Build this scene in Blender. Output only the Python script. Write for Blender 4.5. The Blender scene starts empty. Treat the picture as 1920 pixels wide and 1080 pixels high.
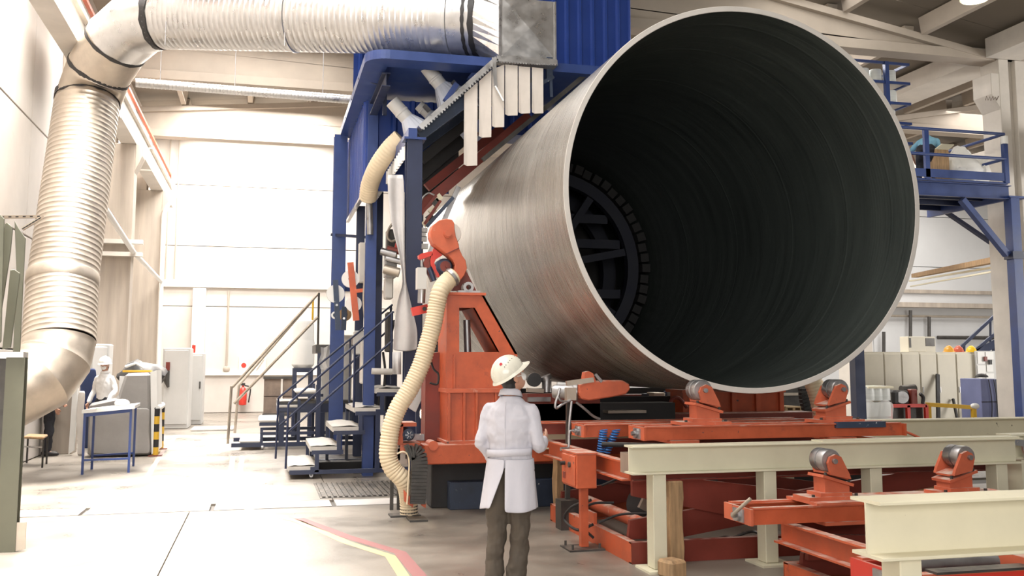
import bpy, math, random
from mathutils import Vector as V, Matrix, noise
random.seed(7)
SC = bpy.context.scene
COL = SC.collection
PI = math.pi
rad = math.radians

# ------------------------------------------------------------------ camera
cam_d = bpy.data.cameras.new('camera')
cam_d.sensor_width = 36.0
cam_d.lens = 1815.0 / 1920.0 * 36.0
cam_d.shift_y = -50.0 / 1920.0
cam_d.clip_start, cam_d.clip_end = 0.05, 300
cam = bpy.data.objects.new('camera', cam_d)
COL.objects.link(cam)
PITCH, YAW = rad(6.08), rad(14.35)
cam.location = (0, 0, 1.7)
cam.rotation_euler = (PI / 2 + PITCH, 0, -YAW)
SC.camera = cam

# ------------------------------------------------------------------ exposure, world, daylight
vs = SC.view_settings
vs.view_transform = 'Standard'
vs.look = 'None'
vs.gamma = 1.0
vs.use_curve_mapping = False
vs.exposure = 0.0
SC.cycles.max_bounces = 6
SC.cycles.diffuse_bounces = 4
SC.cycles.glossy_bounces = 3
SC.cycles.sample_clamp_indirect = 6.0
w = bpy.data.worlds.new('world')
SC.world = w
w.use_nodes = True
wb = w.node_tree.nodes['Background']
wb.inputs[0].default_value = (0.95, 0.98, 1.0, 1)
wb.inputs[1].default_value = 0.27

def daylight(name, loc, sx, sy, power, rot=(0, 0, 0), col=(1, 0.97, 0.93), spread=180):
    l = bpy.data.lights.new(name, 'AREA')
    l.shape = 'RECTANGLE'
    l.size, l.size_y = sx, sy
    l.energy = power
    l.color = col
    l.spread = rad(spread)
    o = bpy.data.objects.new(name, l)
    COL.objects.link(o)
    o.location = loc
    o.rotation_euler = rot
    return o
# skylight strips in the roof of the near bay (left half) and of the far bay; strips over the camera are added fill
for (y0, y1, p) in ((-7, -1, 150), (0, 5.4, 250), (6, 11.6, 700), (12.2, 17.8, 560), (19.4, 24.2, 480), (25.8, 30.9, 1700), (32.2, 35.4, 1500)):
    daylight('skylight_lamp', (-.4, (y0 + y1) / 2, 9.75), 4.2, y1 - y0, p)
for (y0, y1, p) in ((3, 9, 1500), (10, 17, 1300), (19.4, 24.2, 800)):
    daylight('side_skylight_lamp', (-3.0, (y0 + y1) / 2, 9.7), 1.4, y1 - y0, p, spread=55)
for (y0, y1, p) in ((20, 25, 700), (27, 34, 1300)):
    daylight('far_bay_skylight_lamp', (24.0, (y0 + y1) / 2, 9.4), 8.0, y1 - y0, p)
for (y0, y1, p) in ((12.3, 18.2, 260), (20.5, 24.5, 1000), (26, 31, 800)):  # nearest strip is fill added for the platform, under closed roof
    daylight('bay_skylight_fill_lamp', (12.0, (y0 + y1) / 2, 9.75), 4.0, y1 - y0, p)
# area lamp added right of view to brighten the cream cabinets
daylight('side_fill_daylight', (26.0, 12.0, 3.4), 7.0, 5.5, 1500, (rad(90), 0, rad(55)))
# daylight from an assumed, unseen opening behind the photographer
daylight('gate_daylight', (-1.0, -6.5, 3.4), 9.0, 5.5, 1150, (rad(90), 0, rad(-14)))

# ------------------------------------------------------------------ picture point -> place
_F = V((math.sin(YAW) * math.cos(PITCH), math.cos(YAW) * math.cos(PITCH), math.sin(PITCH)))
_R = V((math.cos(YAW), -math.sin(YAW), 0))
_U = _R.cross(_F)
def at(u, v, X=None, Y=None, Z=None):
    d = _F * 1815 + _R * (u - 960) - _U * (v - 490)
    if X is not None: t = X / d.x
    elif Y is not None: t = Y / d.y
    else: t = (Z - 1.7) / d.z
    return V((t * d.x, t * d.y, 1.7 + t * d.z))

# ------------------------------------------------------------------ mesh builder
class MB:
    def __init__(s):
        s.v, s.f, s.s, s.m = [], [], [], []
        s.mi = 0
    def add(s, vs_, fs, smooth=False):
        n = len(s.v)
        s.v += [V(p) for p in vs_]
        for f in fs:
            s.f.append([i + n for i in f]); s.s.append(smooth); s.m.append(s.mi)
        return s
    def box(s, c, size, R=None):
        c = V(c); hx, hy, hz = size[0] / 2, size[1] / 2, size[2] / 2
        vs_ = [V((x, y, z)) for x in (-hx, hx) for y in (-hy, hy) for z in (-hz, hz)]
        if R: vs_ = [R @ p for p in vs_]
        return s.add([p + c for p in vs_], [(0, 1, 3, 2), (4, 6, 7, 5), (0, 4, 5, 1), (2, 3, 7, 6), (0, 2, 6, 4), (1, 5, 7, 3)])
    def bb(s, a, b):
        return s.box([(a[i] + b[i]) / 2 for i in range(3)], [abs(b[i] - a[i]) for i in range(3)])
    def frame(s, p, q, up=(0, 0, 1)):
        d = (V(q) - V(p)).normalized(); up = V(up)
        if abs(d.dot(up)) > 0.98: up = V((0, 1, 0)) if abs(d.y) < 0.9 else V((1, 0, 0))
        x = d.cross(up).normalized(); z = x.cross(d).normalized()
        return x, d, z
    def sect(s, p, q, poly, up=(0, 0, 1), smooth=False, cap=True):
        # sweep a section polygon [(x,z)...] from p to q
        p, q = V(p), V(q); x, d, z = s.frame(p, q, up); n = len(poly)
        vs_ = [p + x * a + z * b for a, b in poly] + [q + x * a + z * b for a, b in poly]
        fs = [(i, (i + 1) % n, n + (i + 1) % n, n + i) for i in range(n)]
        s.add(vs_, fs, smooth)
        if cap: s.add(vs_, [tuple(range(n))[::-1], tuple(range(n, 2 * n))])
        return s
    def bar(s, p, q, w_, h, up=(0, 0, 1)):
        return s.sect(p, q, [(-w_/2, -h/2), (w_/2, -h/2), (w_/2, h/2), (-w_/2, h/2)], up)
    def ibeam(s, p, q, h, w_, tf=.015, tw=.01, up=(0, 0, 1)):
        a, b, c, e = w_/2, tw/2, h/2, h/2 - tf
        return s.sect(p, q, [(-a,-c),(a,-c),(a,-e),(b,-e),(b,e),(a,e),(a,c),(-a,c),(-a,e),(-b,e),(-b,-e),(-a,-e)], up)
    def chan(s, p, q, h, w_, t=.01, up=(0, 0, 1), side=1):
        c = h/2; a = w_ * side; tt = t * side
        P = [(0,-c),(a,-c),(a,-c+t),(tt,-c+t),(tt,c-t),(a,c-t),(a,c),(0,c)]
        return s.sect(p, q, P if side > 0 else P[::-1], up)
    def angle(s, p, q, a, t=.006, up=(0, 0, 1)):
        return s.sect(p, q, [(0,0),(a,0),(a,t),(t,t),(t,a),(0,a)], up)
    def cyl(s, p, q, r, r2=None, n=14, cap=True, smooth=True):
        p, q = V(p), V(q); r2 = r if r2 is None else r2
        x, d, z = s.frame(p, q)
        c = [(math.cos(2*PI*i/n), math.sin(2*PI*i/n)) for i in range(n)]
        vs_ = [p + (x*a + z*b) * r for a, b in c] + [q + (x*a + z*b) * r2 for a, b in c]
        s.add(vs_, [(i, (i+1) % n, n + (i+1) % n, n + i) for i in range(n)], smooth)
        if cap: s.add(vs_, [tuple(range(n))[::-1], tuple(range(n, 2*n))])
        return s
    def pipe(s, p, q, r, ri, n=24):
        p, q = V(p), V(q); x, d, z = s.frame(p, q)
        c = [x*math.cos(2*PI*i/n) + z*math.sin(2*PI*i/n) for i in range(n)]
        vs_ = [p+k*r for k in c] + [q+k*r for k in c] + [p+k*ri for k in c] + [q+k*ri for k in c]
        for i in range(n):
            j = (i+1) % n
            s.add([vs_[i], vs_[j], vs_[n+j], vs_[n+i]], [(0,1,2,3)], True)
            s.add([vs_[2*n+i], vs_[2*n+j], vs_[3*n+j], vs_[3*n+i]], [(3,2,1,0)], True)
            s.add([vs_[i], vs_[j], vs_[2*n+j], vs_[2*n+i]], [(3,2,1,0)])
            s.add([vs_[n+i], vs_[n+j], vs_[3*n+j], vs_[3*n+i]], [(0,1,2,3)])
        return s
    def tube(s, pts, r, n=10, cap=True, smooth=True, el=None, up=None):
        # swept round (or elliptic, el = (rx,rz) list) section along points
        pts = [V(p) for p in pts]; m = len(pts)
        rr = r if isinstance(r, (list, tuple)) else [r]*m
        t = [(pts[min(i+1, m-1)] - pts[max(i-1, 0)]).normalized() for i in range(m)]
        u0 = V(up) if up else V((0, 0, 1))
        if abs(t[0].dot(u0)) > .95: u0 = V((0, 1, 0)) if abs(t[0].y) < .9 else V((1, 0, 0))
        x = t[0].cross(u0).normalized(); vs_ = []
        for i in range(m):
            x = (x - t[i]*x.dot(t[i])).normalized(); z = x.cross(t[i])
            ex, ez = (el[i] if el else (rr[i], rr[i]))
            for k in range(n):
                a = 2*PI*k/n
                vs_.append(pts[i] + x*math.cos(a)*ex + z*math.sin(a)*ez)
        fs = [(i*n+k, i*n+(k+1) % n, (i+1)*n+(k+1) % n, (i+1)*n+k) for i in range(m-1) for k in range(n)]
        s.add(vs_, [f[::-1] for f in fs], smooth)
        if cap: s.add(vs_, [tuple(range(n)), tuple(range((m-1)*n, m*n))[::-1]])
        return s
    def lathe(s, prof, o, ax=(0, 0, 1), n=20, smooth=True, cap=True):
        o = V(o); x, d, z = s.frame(o, o + V(ax)); m = len(prof)
        vs_ = [o + d*h + (x*math.cos(2*PI*k/n) + z*math.sin(2*PI*k/n))*r for r, h in prof for k in range(n)]
        s.add(vs_, [(i*n+k, i*n+(k+1) % n, (i+1)*n+(k+1) % n, (i+1)*n+k) for i in range(m-1) for k in range(n)], smooth)
        if cap: s.add(vs_, [tuple(range(n))[::-1], tuple(range((m-1)*n, m*n))])
        return s
    def prism(s, poly, vec):
        poly = [V(p) for p in poly]; vec = V(vec); n = len(poly)
        nrm = V((0, 0, 0))
        for i in range(n): nrm += poly[i].cross(poly[(i+1) % n])
        if nrm.dot(vec) < 0: poly = poly[::-1]
        vs_ = poly + [p + vec for p in poly]
        return s.add(vs_, [tuple(range(n))[::-1], tuple(range(n, 2*n))] + [(i, (i+1) % n, n + (i+1) % n, n + i) for i in range(n)])
    def ell(s, c, r, n=14, m=9, R=None, zlo=-1.0):
        c = V(c); vs_ = []; lo = math.asin(zlo)
        for j in range(m+1):
            b = lo + (PI/2 - lo)*j/m
            for k in range(n):
                a = 2*PI*k/n
                p = V((r[0]*math.cos(b)*math.cos(a), r[1]*math.cos(b)*math.sin(a), r[2]*math.sin(b)))
                vs_.append(c + (R @ p if R else p))
        fs = [(j*n+k, j*n+(k+1) % n, (j+1)*n+(k+1) % n, (j+1)*n+k) for j in range(m) for k in range(n)]
        s.add(vs_, fs, True)
        return s.add(vs_, [tuple(range(n))[::-1]])
    def corr(s, o, u, h, L, pitch=.25, depth=.04, nrm=(0, -1, 0), t=.0):
        # trapezoid-corrugated sheet: origin o, runs along u for L, rises by vector h
        o, u, h, nrm = V(o), V(u).normalized(), V(h), V(nrm)
        pr = []; k = 0.0
        while k < L:
            for a, b in ((0, 0), (.32, 0), (.42, 1), (.58, 1), (.68, 0)):
                if k + a*pitch <= L: pr.append((k + a*pitch, b*depth))
            k += pitch
        pr.append((L, 0)); n = len(pr)
        vs_ = [o + u*a + nrm*b for a, b in pr] + [o + h + u*a + nrm*b for a, b in pr]
        return s.add(vs_, [(i, i+1, n+i+1, n+i) for i in range(n-1)])
    def sheet(s, grid, smooth=True):
        # grid of rows of points
        n = len(grid[0])
        return s.add([p for r in grid for p in r], [(i*n+k, i*n+k+1, (i+1)*n+k+1, (i+1)*n+k) for i in range(len(grid)-1) for k in range(n-1)], smooth)

def wpos(o):
    p = V((0, 0, 0))
    while o is not None:
        p += o.location; o = o.parent
    return p
def tag(o, label=None, cat=None, group=None, kind=None):
    if label: o['label'] = label
    if cat: o['category'] = cat
    if group: o['group'] = group
    if kind: o['kind'] = kind
    return o
def thing(name, label, cat, loc, group=None, kind=None):
    o = bpy.data.objects.new(name, None)
    o.empty_display_size = .1
    COL.objects.link(o); o.location = V(loc)
    return tag(o, label, cat, group, kind)
def obj(name, mb, mat, parent=None, label=None, cat=None, group=None, kind=None, bev=0, org=None, sub=0, solid=0):
    me = bpy.data.meshes.new(name)
    off = wpos(parent) if parent is not None else (V(org) if org is not None else None)
    if off is None:
        xs = [p.x for p in mb.v]; ys = [p.y for p in mb.v]; zs = [p.z for p in mb.v]
        off = V(((min(xs)+max(xs))/2, (min(ys)+max(ys))/2, min(zs)))
    me.from_pydata([tuple(p - off) for p in mb.v], [], mb.f)
    me.polygons.foreach_set('use_smooth', mb.s)
    mats = mat if isinstance(mat, (list, tuple)) else [mat]
    for m in mats: me.materials.append(m)
    if len(mats) > 1: me.polygons.foreach_set('material_index', mb.m)
    me.update()
    if any(mb.s): me.set_sharp_from_angle(angle=rad(38))
    o = bpy.data.objects.new(name, me)
    COL.objects.link(o)
    if parent is not None: o.parent = parent
    else: o.location = off
    if solid:
        md = o.modifiers.new('thick', 'SOLIDIFY'); md.thickness = solid; md.offset = 0
    if bev:
        md = o.modifiers.new('bevel', 'BEVEL'); md.width = bev; md.segments = 1; md.limit_method = 'ANGLE'; md.angle_limit = rad(50)
    if sub:
        md = o.modifiers.new('sub', 'SUBSURF'); md.levels = md.render_levels = sub
    return tag(o, label, cat, group, kind)
def dup(o, loc, parent=None, name=None):
    c = o.copy(); COL.objects.link(c)
    c.location = loc
    if parent is not None: c.parent = parent
    return c
def dup_tree(root, delta, label=None):
    r = root.copy(); COL.objects.link(r); r.location = root.location + V(delta)
    if label: r['label'] = label
    for ch in list(root.children):
        c = ch.copy(); COL.objects.link(c); c.parent = r
        for g in list(ch.children):
            d = g.copy(); COL.objects.link(d); d.parent = c
    return r
def cr(pts, k=6):
    # smooth curve through points
    pts = [V(p) for p in pts]; out = []
    for i in range(len(pts)-1):
        a = pts[i-1] if i else pts[0]*2 - pts[1]
        b, c = pts[i], pts[i+1]
        d = pts[i+2] if i+2 < len(pts) else c*2 - b
        for j in range(k):
            t = j/k
            out.append(.5*((2*b) + (c-a)*t + (2*a-5*b+4*c-d)*t*t + (3*b-a-3*c+d)*t**3))
    return out + [pts[-1]]
def lerpl(vals, n):
    out = []
    for i in range(n):
        t = i/(n-1)*(len(vals)-1); k = min(int(t), len(vals)-2); f = t-k
        out.append(vals[k]*(1-f) + vals[k+1]*f)
    return out

# ------------------------------------------------------------------ materials
def mat(name, col, rough=.5, metal=0.0, var=.12, scale=2.0, wear=None, wamt=.5, wscale=6.0, dust=None, damt=.6, bump=0.0, bscale=30.0, coat=0.0, stretch=None, alpha=1.0, trans=0.0, emit=None, estr=0.0, rvar=.1, spec=.5, chips=None):
    m = bpy.data.materials.new(name); m.use_nodes = True
    nt = m.node_tree; N, L = nt.nodes, nt.links
    b = N['Principled BSDF']
    c = lambda k: (k[0], k[1], k[2], 1)
    tc = N.new('ShaderNodeTexCoord'); mp = N.new('ShaderNodeMapping')
    L.new(tc.outputs['Object'], mp.inputs[0])
    if stretch: mp.inputs['Scale'].default_value = stretch
    n1 = N.new('ShaderNodeTexNoise'); n1.inputs['Scale'].default_value = scale; n1.inputs['Detail'].default_value = 5
    n1.inputs['Roughness'].default_value = .6
    L.new(mp.outputs[0], n1.inputs['Vector'])
    r1 = N.new('ShaderNodeMapRange'); r1.inputs[1].default_value = .3; r1.inputs[2].default_value = .7
    r1.inputs[3].default_value = 1 - var; r1.inputs[4].default_value = 1 + var
    L.new(n1.outputs[0], r1.inputs[0])
    mx = N.new('ShaderNodeMix'); mx.data_type = 'RGBA'; mx.blend_type = 'MULTIPLY'; mx.inputs[0].default_value = 1
    mx.inputs[6].default_value = c(col)
    L.new(r1.outputs[0], mx.inputs[7])
    cur = mx.outputs[2]
    def over(cur, fac, colr):
        k = N.new('ShaderNodeMix'); k.data_type = 'RGBA'
        L.new(fac, k.inputs[0]); L.new(cur, k.inputs[6]); k.inputs[7].default_value = c(colr)
        return k.outputs[2]
    if wear:
        n2 = N.new('ShaderNodeTexNoise'); n2.inputs['Scale'].default_value = wscale; n2.inputs['Detail'].default_value = 8; n2.inputs['Roughness'].default_value = .72
        L.new(mp.outputs[0], n2.inputs['Vector'])
        r2 = N.new('ShaderNodeMapRange'); r2.inputs[1].default_value = .56 + .12*(1-wamt); r2.inputs[2].default_value = .70 + .1*(1-wamt)
        r2.inputs[4].default_value = min(1, .35 + wamt)
        L.new(n2.outputs[0], r2.inputs[0])
        cur = over(cur, r2.outputs[0], wear)
    if dust:
        g = N.new('ShaderNodeNewGeometry'); sp = N.new('ShaderNodeSeparateXYZ'); L.new(g.outputs['Normal'], sp.inputs[0])
        r3 = N.new('ShaderNodeMapRange'); r3.inputs[1].default_value = .5; r3.inputs[2].default_value = .95; r3.inputs[4].default_value = damt
        L.new(sp.outputs[2], r3.inputs[0])
        n3 = N.new('ShaderNodeTexNoise'); n3.inputs['Scale'].default_value = 9; n3.inputs['Detail'].default_value = 6
        L.new(mp.outputs[0], n3.inputs['Vector'])
        r4 = N.new('ShaderNodeMapRange'); r4.inputs[1].default_value = .35; r4.inputs[2].default_value = .6
        L.new(n3.outputs[0], r4.inputs[0])
        mu = N.new('ShaderNodeMath'); mu.operation = 'MULTIPLY'
        L.new(r3.outputs[0], mu.inputs[0]); L.new(r4.outputs[0], mu.inputs[1])
        cur = over(cur, mu.outputs[0], dust)
    if chips:
        for sc, lo in ((chips[1], .67), (chips[1]*3.3, .70)):
            n4 = N.new('ShaderNodeTexNoise'); n4.inputs['Scale'].default_value = sc; n4.inputs['Detail'].default_value = 6; n4.inputs['Roughness'].default_value = .65
            L.new(mp.outputs[0], n4.inputs['Vector'])
            r5 = N.new('ShaderNodeMapRange'); r5.inputs[1].default_value = lo; r5.inputs[2].default_value = lo + .025
            L.new(n4.outputs[0], r5.inputs[0]); cur = over(cur, r5.outputs[0], chips[0])
    L.new(cur, b.inputs['Base Color'])
    b.inputs['Metallic'].default_value = metal
    rr = N.new('ShaderNodeMapRange'); rr.inputs[1].default_value = .3; rr.inputs[2].default_value = .7
    rr.inputs[3].default_value = max(.02, rough - rvar); rr.inputs[4].default_value = min(1, rough + rvar)
    L.new(n1.outputs[0], rr.inputs[0]); L.new(rr.outputs[0], b.inputs['Roughness'])
    b.inputs['Coat Weight'].default_value = coat
    b.inputs['Specular IOR Level'].default_value = spec
    b.inputs['Alpha'].default_value = alpha
    b.inputs['Transmission Weight'].default_value = trans
    if emit:
        b.inputs['Emission Color'].default_value = c(emit); b.inputs['Emission Strength'].default_value = estr
    if bump:
        nb = N.new('ShaderNodeTexNoise'); nb.inputs['Scale'].default_value = bscale; nb.inputs['Detail'].default_value = 4
        L.new(mp.outputs[0], nb.inputs['Vector'])
        bp = N.new('ShaderNodeBump'); bp.inputs['Strength'].default_value = bump; bp.inputs['Distance'].default_value = .02
        L.new(nb.outputs[0], bp.inputs['Height']); L.new(bp.outputs[0], b.inputs['Normal'])
    return m
DUST = (.62, .52, .45)
M = {}
M['floor'] = mat('floor_concrete', (.205, .178, .148), .38, var=.32, scale=1.0, wear=(.09, .07, .055), wamt=.62, wscale=1.4, chips=((.12, .10, .085), 2.5), bump=.08, bscale=25, rvar=.16)
M['floor_joint'] = mat('floor_joint', (.09, .08, .07), .8)
M['wall'] = mat('wall_concrete', (.62, .57, .52), .8, var=.10, scale=.6, wear=(.45, .38, .32), wamt=.25, wscale=.8)
M['wallwhite'] = mat('wall_white', (.60, .60, .60), .8, var=.06, scale=.4)
M['column'] = mat('column_concrete', (.42, .36, .30), .85, var=.20, scale=1.2, stretch=(3, 3, .25), wear=(.20, .16, .13), wamt=.35, wscale=2.5)
M['girder'] = mat('girder_concrete', (.38, .325, .27), .85, var=.12, scale=.8)
M['paleconc'] = mat('pale_concrete', (.58, .535, .48), .8, var=.12, scale=1.2, wear=(.42, .36, .30), wamt=.3, wscale=1.5)
M['roof'] = mat('roof_sheet', (.20, .17, .135), .8, var=.12, scale=.5)
M['orange'] = mat('orange_paint', (.47, .09, .032), .45, var=.22, scale=3.5, wear=(.20, .05, .03), wamt=.6, wscale=4.5, dust=DUST, damt=.8, bump=.06, chips=((.07, .05, .05), 7))
M['orange_dusty'] = mat('dusty_orange_paint', (.50, .11, .05), .6, var=.2, scale=4, wear=(.55, .33, .26), wamt=.6, wscale=5, dust=DUST, damt=.9, chips=((.10, .06, .05), 9))
M['redox'] = mat('red_oxide_paint', (.17, .024, .013), .5, var=.2, scale=2.5, wear=(.06, .025, .02), wamt=.45, wscale=4, dust=(.45, .33, .28), damt=.7)
M['red'] = mat('red_paint', (.55, .035, .02), .4, var=.12, dust=DUST, damt=.4)
M['blue'] = mat('blue_paint', (.022, .047, .17), .42, var=.18, scale=2.5, wear=(.02, .03, .08), wamt=.35, wscale=5, dust=(.3, .32, .38), damt=.5)
M['bluepost'] = mat('dark_blue_paint', (.014, .021, .056), .42, var=.2, scale=2.5, wear=(.05, .06, .1), wamt=.25, wscale=7, dust=(.3, .32, .38), damt=.5)
M['bluesheet'] = mat('blue_corrugated_sheet', (.014, .045, .23), .4, var=.10, scale=1.2)
M['bluegrey'] = mat('blue_grey_plate', (.03, .045, .08), .55, var=.3, scale=4, wear=(.25, .26, .28), wamt=.4, wscale=9, chips=((.5, .5, .5), 16))
M['cream'] = mat('cream_paint', (.74, .68, .50), .45, var=.06, scale=2, wear=(.40, .34, .22), wamt=.35, wscale=3, bump=.03, chips=((.16, .13, .09), 6))
M['creamgreen'] = mat('pale_green_paint', (.66, .625, .47), .45, var=.06, scale=2, wear=(.33, .30, .2), wamt=.25, wscale=3, bump=.03)
M['steel'] = mat('bare_steel', (.36, .35, .35), .38, .85, var=.22, scale=6, rvar=.15)
M['darksteel'] = mat('dark_steel', (.07, .065, .06), .5, .5, var=.3, scale=5, dust=(.3, .25, .2), damt=.5)
M['galv'] = mat('galvanised_sheet', (.60, .59, .58), .33, .92, var=.10, scale=5, wear=(.45, .40, .34), wamt=.1, wscale=3, bump=.05, bscale=8)
M['galvdusty'] = mat('dusty_galvanised_sheet', (.50, .435, .36), .42, .75, var=.14, scale=4, wear=(.40, .33, .25), wamt=.4, wscale=3, bump=.05, bscale=8)
M['black'] = mat('black_rubber', (.018, .016, .016), .6, var=.3, scale=6, dust=(.2, .17, .14), damt=.45)
M['white'] = mat('white_paint', (.78, .77, .74), .5, var=.05)
M['offwhite'] = mat('offwhite_cover', (.66, .62, .57), .75, var=.08, scale=3, wear=(.45, .40, .35), wamt=.35, wscale=5)
M['strip'] = mat('grey_fibre_strip', (.60, .55, .50), .8, var=.07, scale=3, wear=(.42, .36, .31), wamt=.3, wscale=6)
M['hose'] = mat('cream_hose', (.72, .60, .42), .6, var=.1, scale=3, dust=(.5, .42, .33), damt=.3)
M['wood'] = mat('rough_timber', (.36, .23, .12), .8, var=.35, scale=4, stretch=(6, 6, .7), wear=(.13, .085, .05), wamt=.5, wscale=3)
M['grey'] = mat('grey_sheet_cover', (.30, .285, .27), .6, var=.1, scale=2.5, bump=.25, bscale=5)
M['cab'] = mat('cabinet_grey', (.55, .54, .52), .5, var=.06, scale=1.5)
M['cabcream'] = mat('cabinet_cream', (.62, .575, .47), .55, var=.08, scale=1.2, wear=(.40, .33, .22), wamt=.3, wscale=1.6)
M['fabricgrey'] = mat('grey_padding', (.50, .47, .43), .9, var=.12, scale=5, bump=.3, bscale=14)
M['cloth'] = mat('hanging_cloth', (.55, .53, .52), .9, var=.15, scale=2, wear=(.36, .34, .33), wamt=.5, wscale=2.5)
M['plastic'] = mat('plastic_film', (.85, .84, .82), .25, var=.05, alpha=.5)
M['spool'] = mat('glass_fibre_spool', (.72, .74, .72), .35, var=.08, stretch=(1, 1, 9))
M['yellow'] = mat('yellow_paint', (.70, .42, .03), .5, var=.1, dust=DUST, damt=.3)
M['yellowoverlit'] = mat('overlit_worn_yellow_floor_paint', (.40, .36, .26), .55, var=.1, scale=4, wear=(.21, .185, .155), wamt=.7, wscale=3)  # paler copy of the line yellow, overexposure of the left floor mixed in
M['redoverlit'] = mat('overlit_worn_red_floor_paint', (.36, .25, .22), .55, var=.1, scale=4, wear=(.21, .185, .155), wamt=.7, wscale=3)  # red washed out by the bright left floor in the same way, plus wear
M['yellowline'] = mat('yellow_floor_paint', (.48, .39, .20), .55, var=.12, scale=4, wear=(.24, .21, .18), wamt=.55, wscale=5)
M['redline'] = mat('faded_red_floor_paint', (.28, .115, .11), .6, var=.12, scale=4, wear=(.23, .19, .165), wamt=.6, wscale=4)
M['greysteel'] = mat('green_grey_plate', (.105, .103, .072), .45, .2, var=.15, scale=1.5, wear=(.32, .30, .25), wamt=.4, wscale=2)
M['skin'] = mat('skin', (.46, .24, .16), .55, var=.06)
M['hair'] = mat('dark_hair', (.012, .010, .010), .6)
M['coat'] = mat('white_lab_coat', (.53, .515, .56), .85, var=.03, scale=4, bump=.55, bscale=8, stretch=(1, 1, .7))
M['trouser'] = mat('olive_brown_cloth', (.085, .067, .05), .85, var=.14, scale=5, bump=.25, bscale=6)
M['dark'] = mat('dark_cloth', (.018, .019, .026), .85, var=.15)
M['lightblue'] = mat('light_blue_cloth', (.20, .42, .56), .85, var=.08)
M['shirt'] = mat('white_shirt', (.74, .73, .72), .85, var=.05)
M['helmet'] = mat('white_helmet_plastic', (.74, .71, .60), .25, var=.03, coat=.4)
M['glass'] = mat('lamp_glass', (.9, .9, .8), .3, emit=(1, .93, .38), estr=1.6)
M['bulb'] = mat('work_lamp_glass', (1, .9, .7), .3, emit=(1, .82, .55), estr=14.0)
M['airhose'] = mat('blue_air_hose', (.03, .16, .45), .35)
M['navy'] = mat('navy_cloth', (.02, .035, .10), .8, var=.15)
M['plasticwhite'] = mat('white_plastic_sack', (.80, .78, .74), .4, var=.08, wear=(.6, .55, .45), wamt=.3, wscale=3, bump=.3, bscale=6)
M['darkrust'] = mat('dark_rusty_plate', (.16, .12, .095), .8, var=.35, scale=2.5)
M['redmark'] = mat('red_sticker', (.45, .01, .02), .4, var=.02)
M['dustyplate'] = mat('dusty_cover_plate', (.46, .43, .40), .5, var=.12, scale=2, wear=(.22, .19, .17), wamt=.45, wscale=2.5)
M['timberpale'] = mat('pale_timber', (.50, .36, .20), .8, var=.2, scale=4)
M['chain'] = mat('dusty_black_chain', (.045, .042, .038), .5, var=.4, scale=9, wear=(.25, .23, .2), wamt=.4, wscale=8)
# ================================================================== SETTING
def S(name, mb, m, label, cat, bev=0, **k):
    return obj(name, mb, m, label=label, cat=cat, kind='structure', bev=bev, **k)
WL = -4.0
# floor: cast slabs with open joints over a dark base
fl = thing('floor', 'pale worn concrete factory floor cast in large slabs', 'floor', (0, 0, 0), kind='structure')
obj('sub_base', MB().bb((-12, -10, -.12), (44, 38, -.03)), M['floor_joint'], fl)
xs = [-12, -4, -.78, 5.2, 11, 17, 24, 34, 44]; ys = [-10, -4, 1.5, 7.0, 12.05]
for i in range(len(xs)-1):
    for y0, y1 in zip(ys[:-1], ys[1:]):
        obj('slab', MB().bb((xs[i]+.006, y0+.006, -.03), (xs[i+1]-.006, y1-.006, 0)), M['floor'], fl)
ys = [12.65, 18, 23.5, 30, 38]
xs2 = [-12, -4, .9, 6.5, 12, 18, 26, 44]
for i in range(len(xs2)-1):
    for y0, y1 in zip(ys[:-1], ys[1:]):
        obj('slab', MB().bb((xs2[i]+.006, y0+.006, -.03), (xs2[i+1]-.006, y1-.006, 0)), M['floor'], fl)
# drain channel covered with steel plates
dr = thing('drain_channel', 'covered drain channel of pale steel plates crossing the floor', 'drain', (-1, 12.35, -.03), kind='structure')
x = -11.9; k = 0
while x < 7:
    obj('cover_plate', MB().bb((x+.03, 12.09, -.028), (x+1.42-.03, 12.61, .004)), M['dustyplate'] if 'dustyplate' in M else M['paleconc'], dr)
    for q in (.25, .75, 1.15):
        pass
    x += 1.42
gr = thing('floor_grate', 'dark steel floor grate in front of the front staircase', 'grate', (1.25, 13.6, 0), kind='structure')
obj('grate_frame', MB().bb((.75, 12.8, .0), (1.85, 14.4, .006)), M['darksteel'], gr)
for i in range(15):
    obj('grate_bar', MB().bb((.78+i*.072, 12.83, .006), (.82+i*.072, 14.37, .02)), M['darksteel'], gr)
# painted lines
def line(name, pts, wdt, m, label):
    b = MB(); pts = [V((p[0], p[1], 0)) for p in pts]
    L_, R_ = [], []
    for i, p in enumerate(pts):
        d = (pts[min(i+1, len(pts)-1)] - pts[max(i-1, 0)]).normalized(); n = V((-d.y, d.x, 0))*wdt/2
        L_.append(p+n); R_.append(p-n)
    for i in range(len(pts)-1):
        b.prism([L_[i], L_[i+1], R_[i+1], R_[i]], (0, 0, .0015))
    return obj(name, b, m, label=label, cat='floor line', kind='structure')
P = lambda u, v: tuple(at(u, v, Z=0))[:2]
line('floor_line', [P(430, 946), P(560, 978), P(650, 1017), P(732, 1043), P(758, 1082), P(790, 1150)], .095, M['yellowline'], 'faded yellow line bending across the floor toward the camera')
line('floor_line', [P(560, 972), P(650, 1006), P(750, 1036), P(789, 1082), P(830, 1150)], .115, M['redline'], 'faded red line running beside the bent yellow line')
line('floor_line', [P(366, 1030), P(352, 1085), P(340, 1150)], .10, M['yellowoverlit'], 'short washed-out yellow stripe at the bottom edge of the floor')
line('floor_line', [P(437, 855), P(424, 946)], .09, M['yellowoverlit'], 'pale yellow stripe leading to the back staircase')
line('floor_line', [P(455, 855), P(440, 946)], .09, M['redoverlit'], 'pale red stripe leading to the back staircase')
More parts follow.
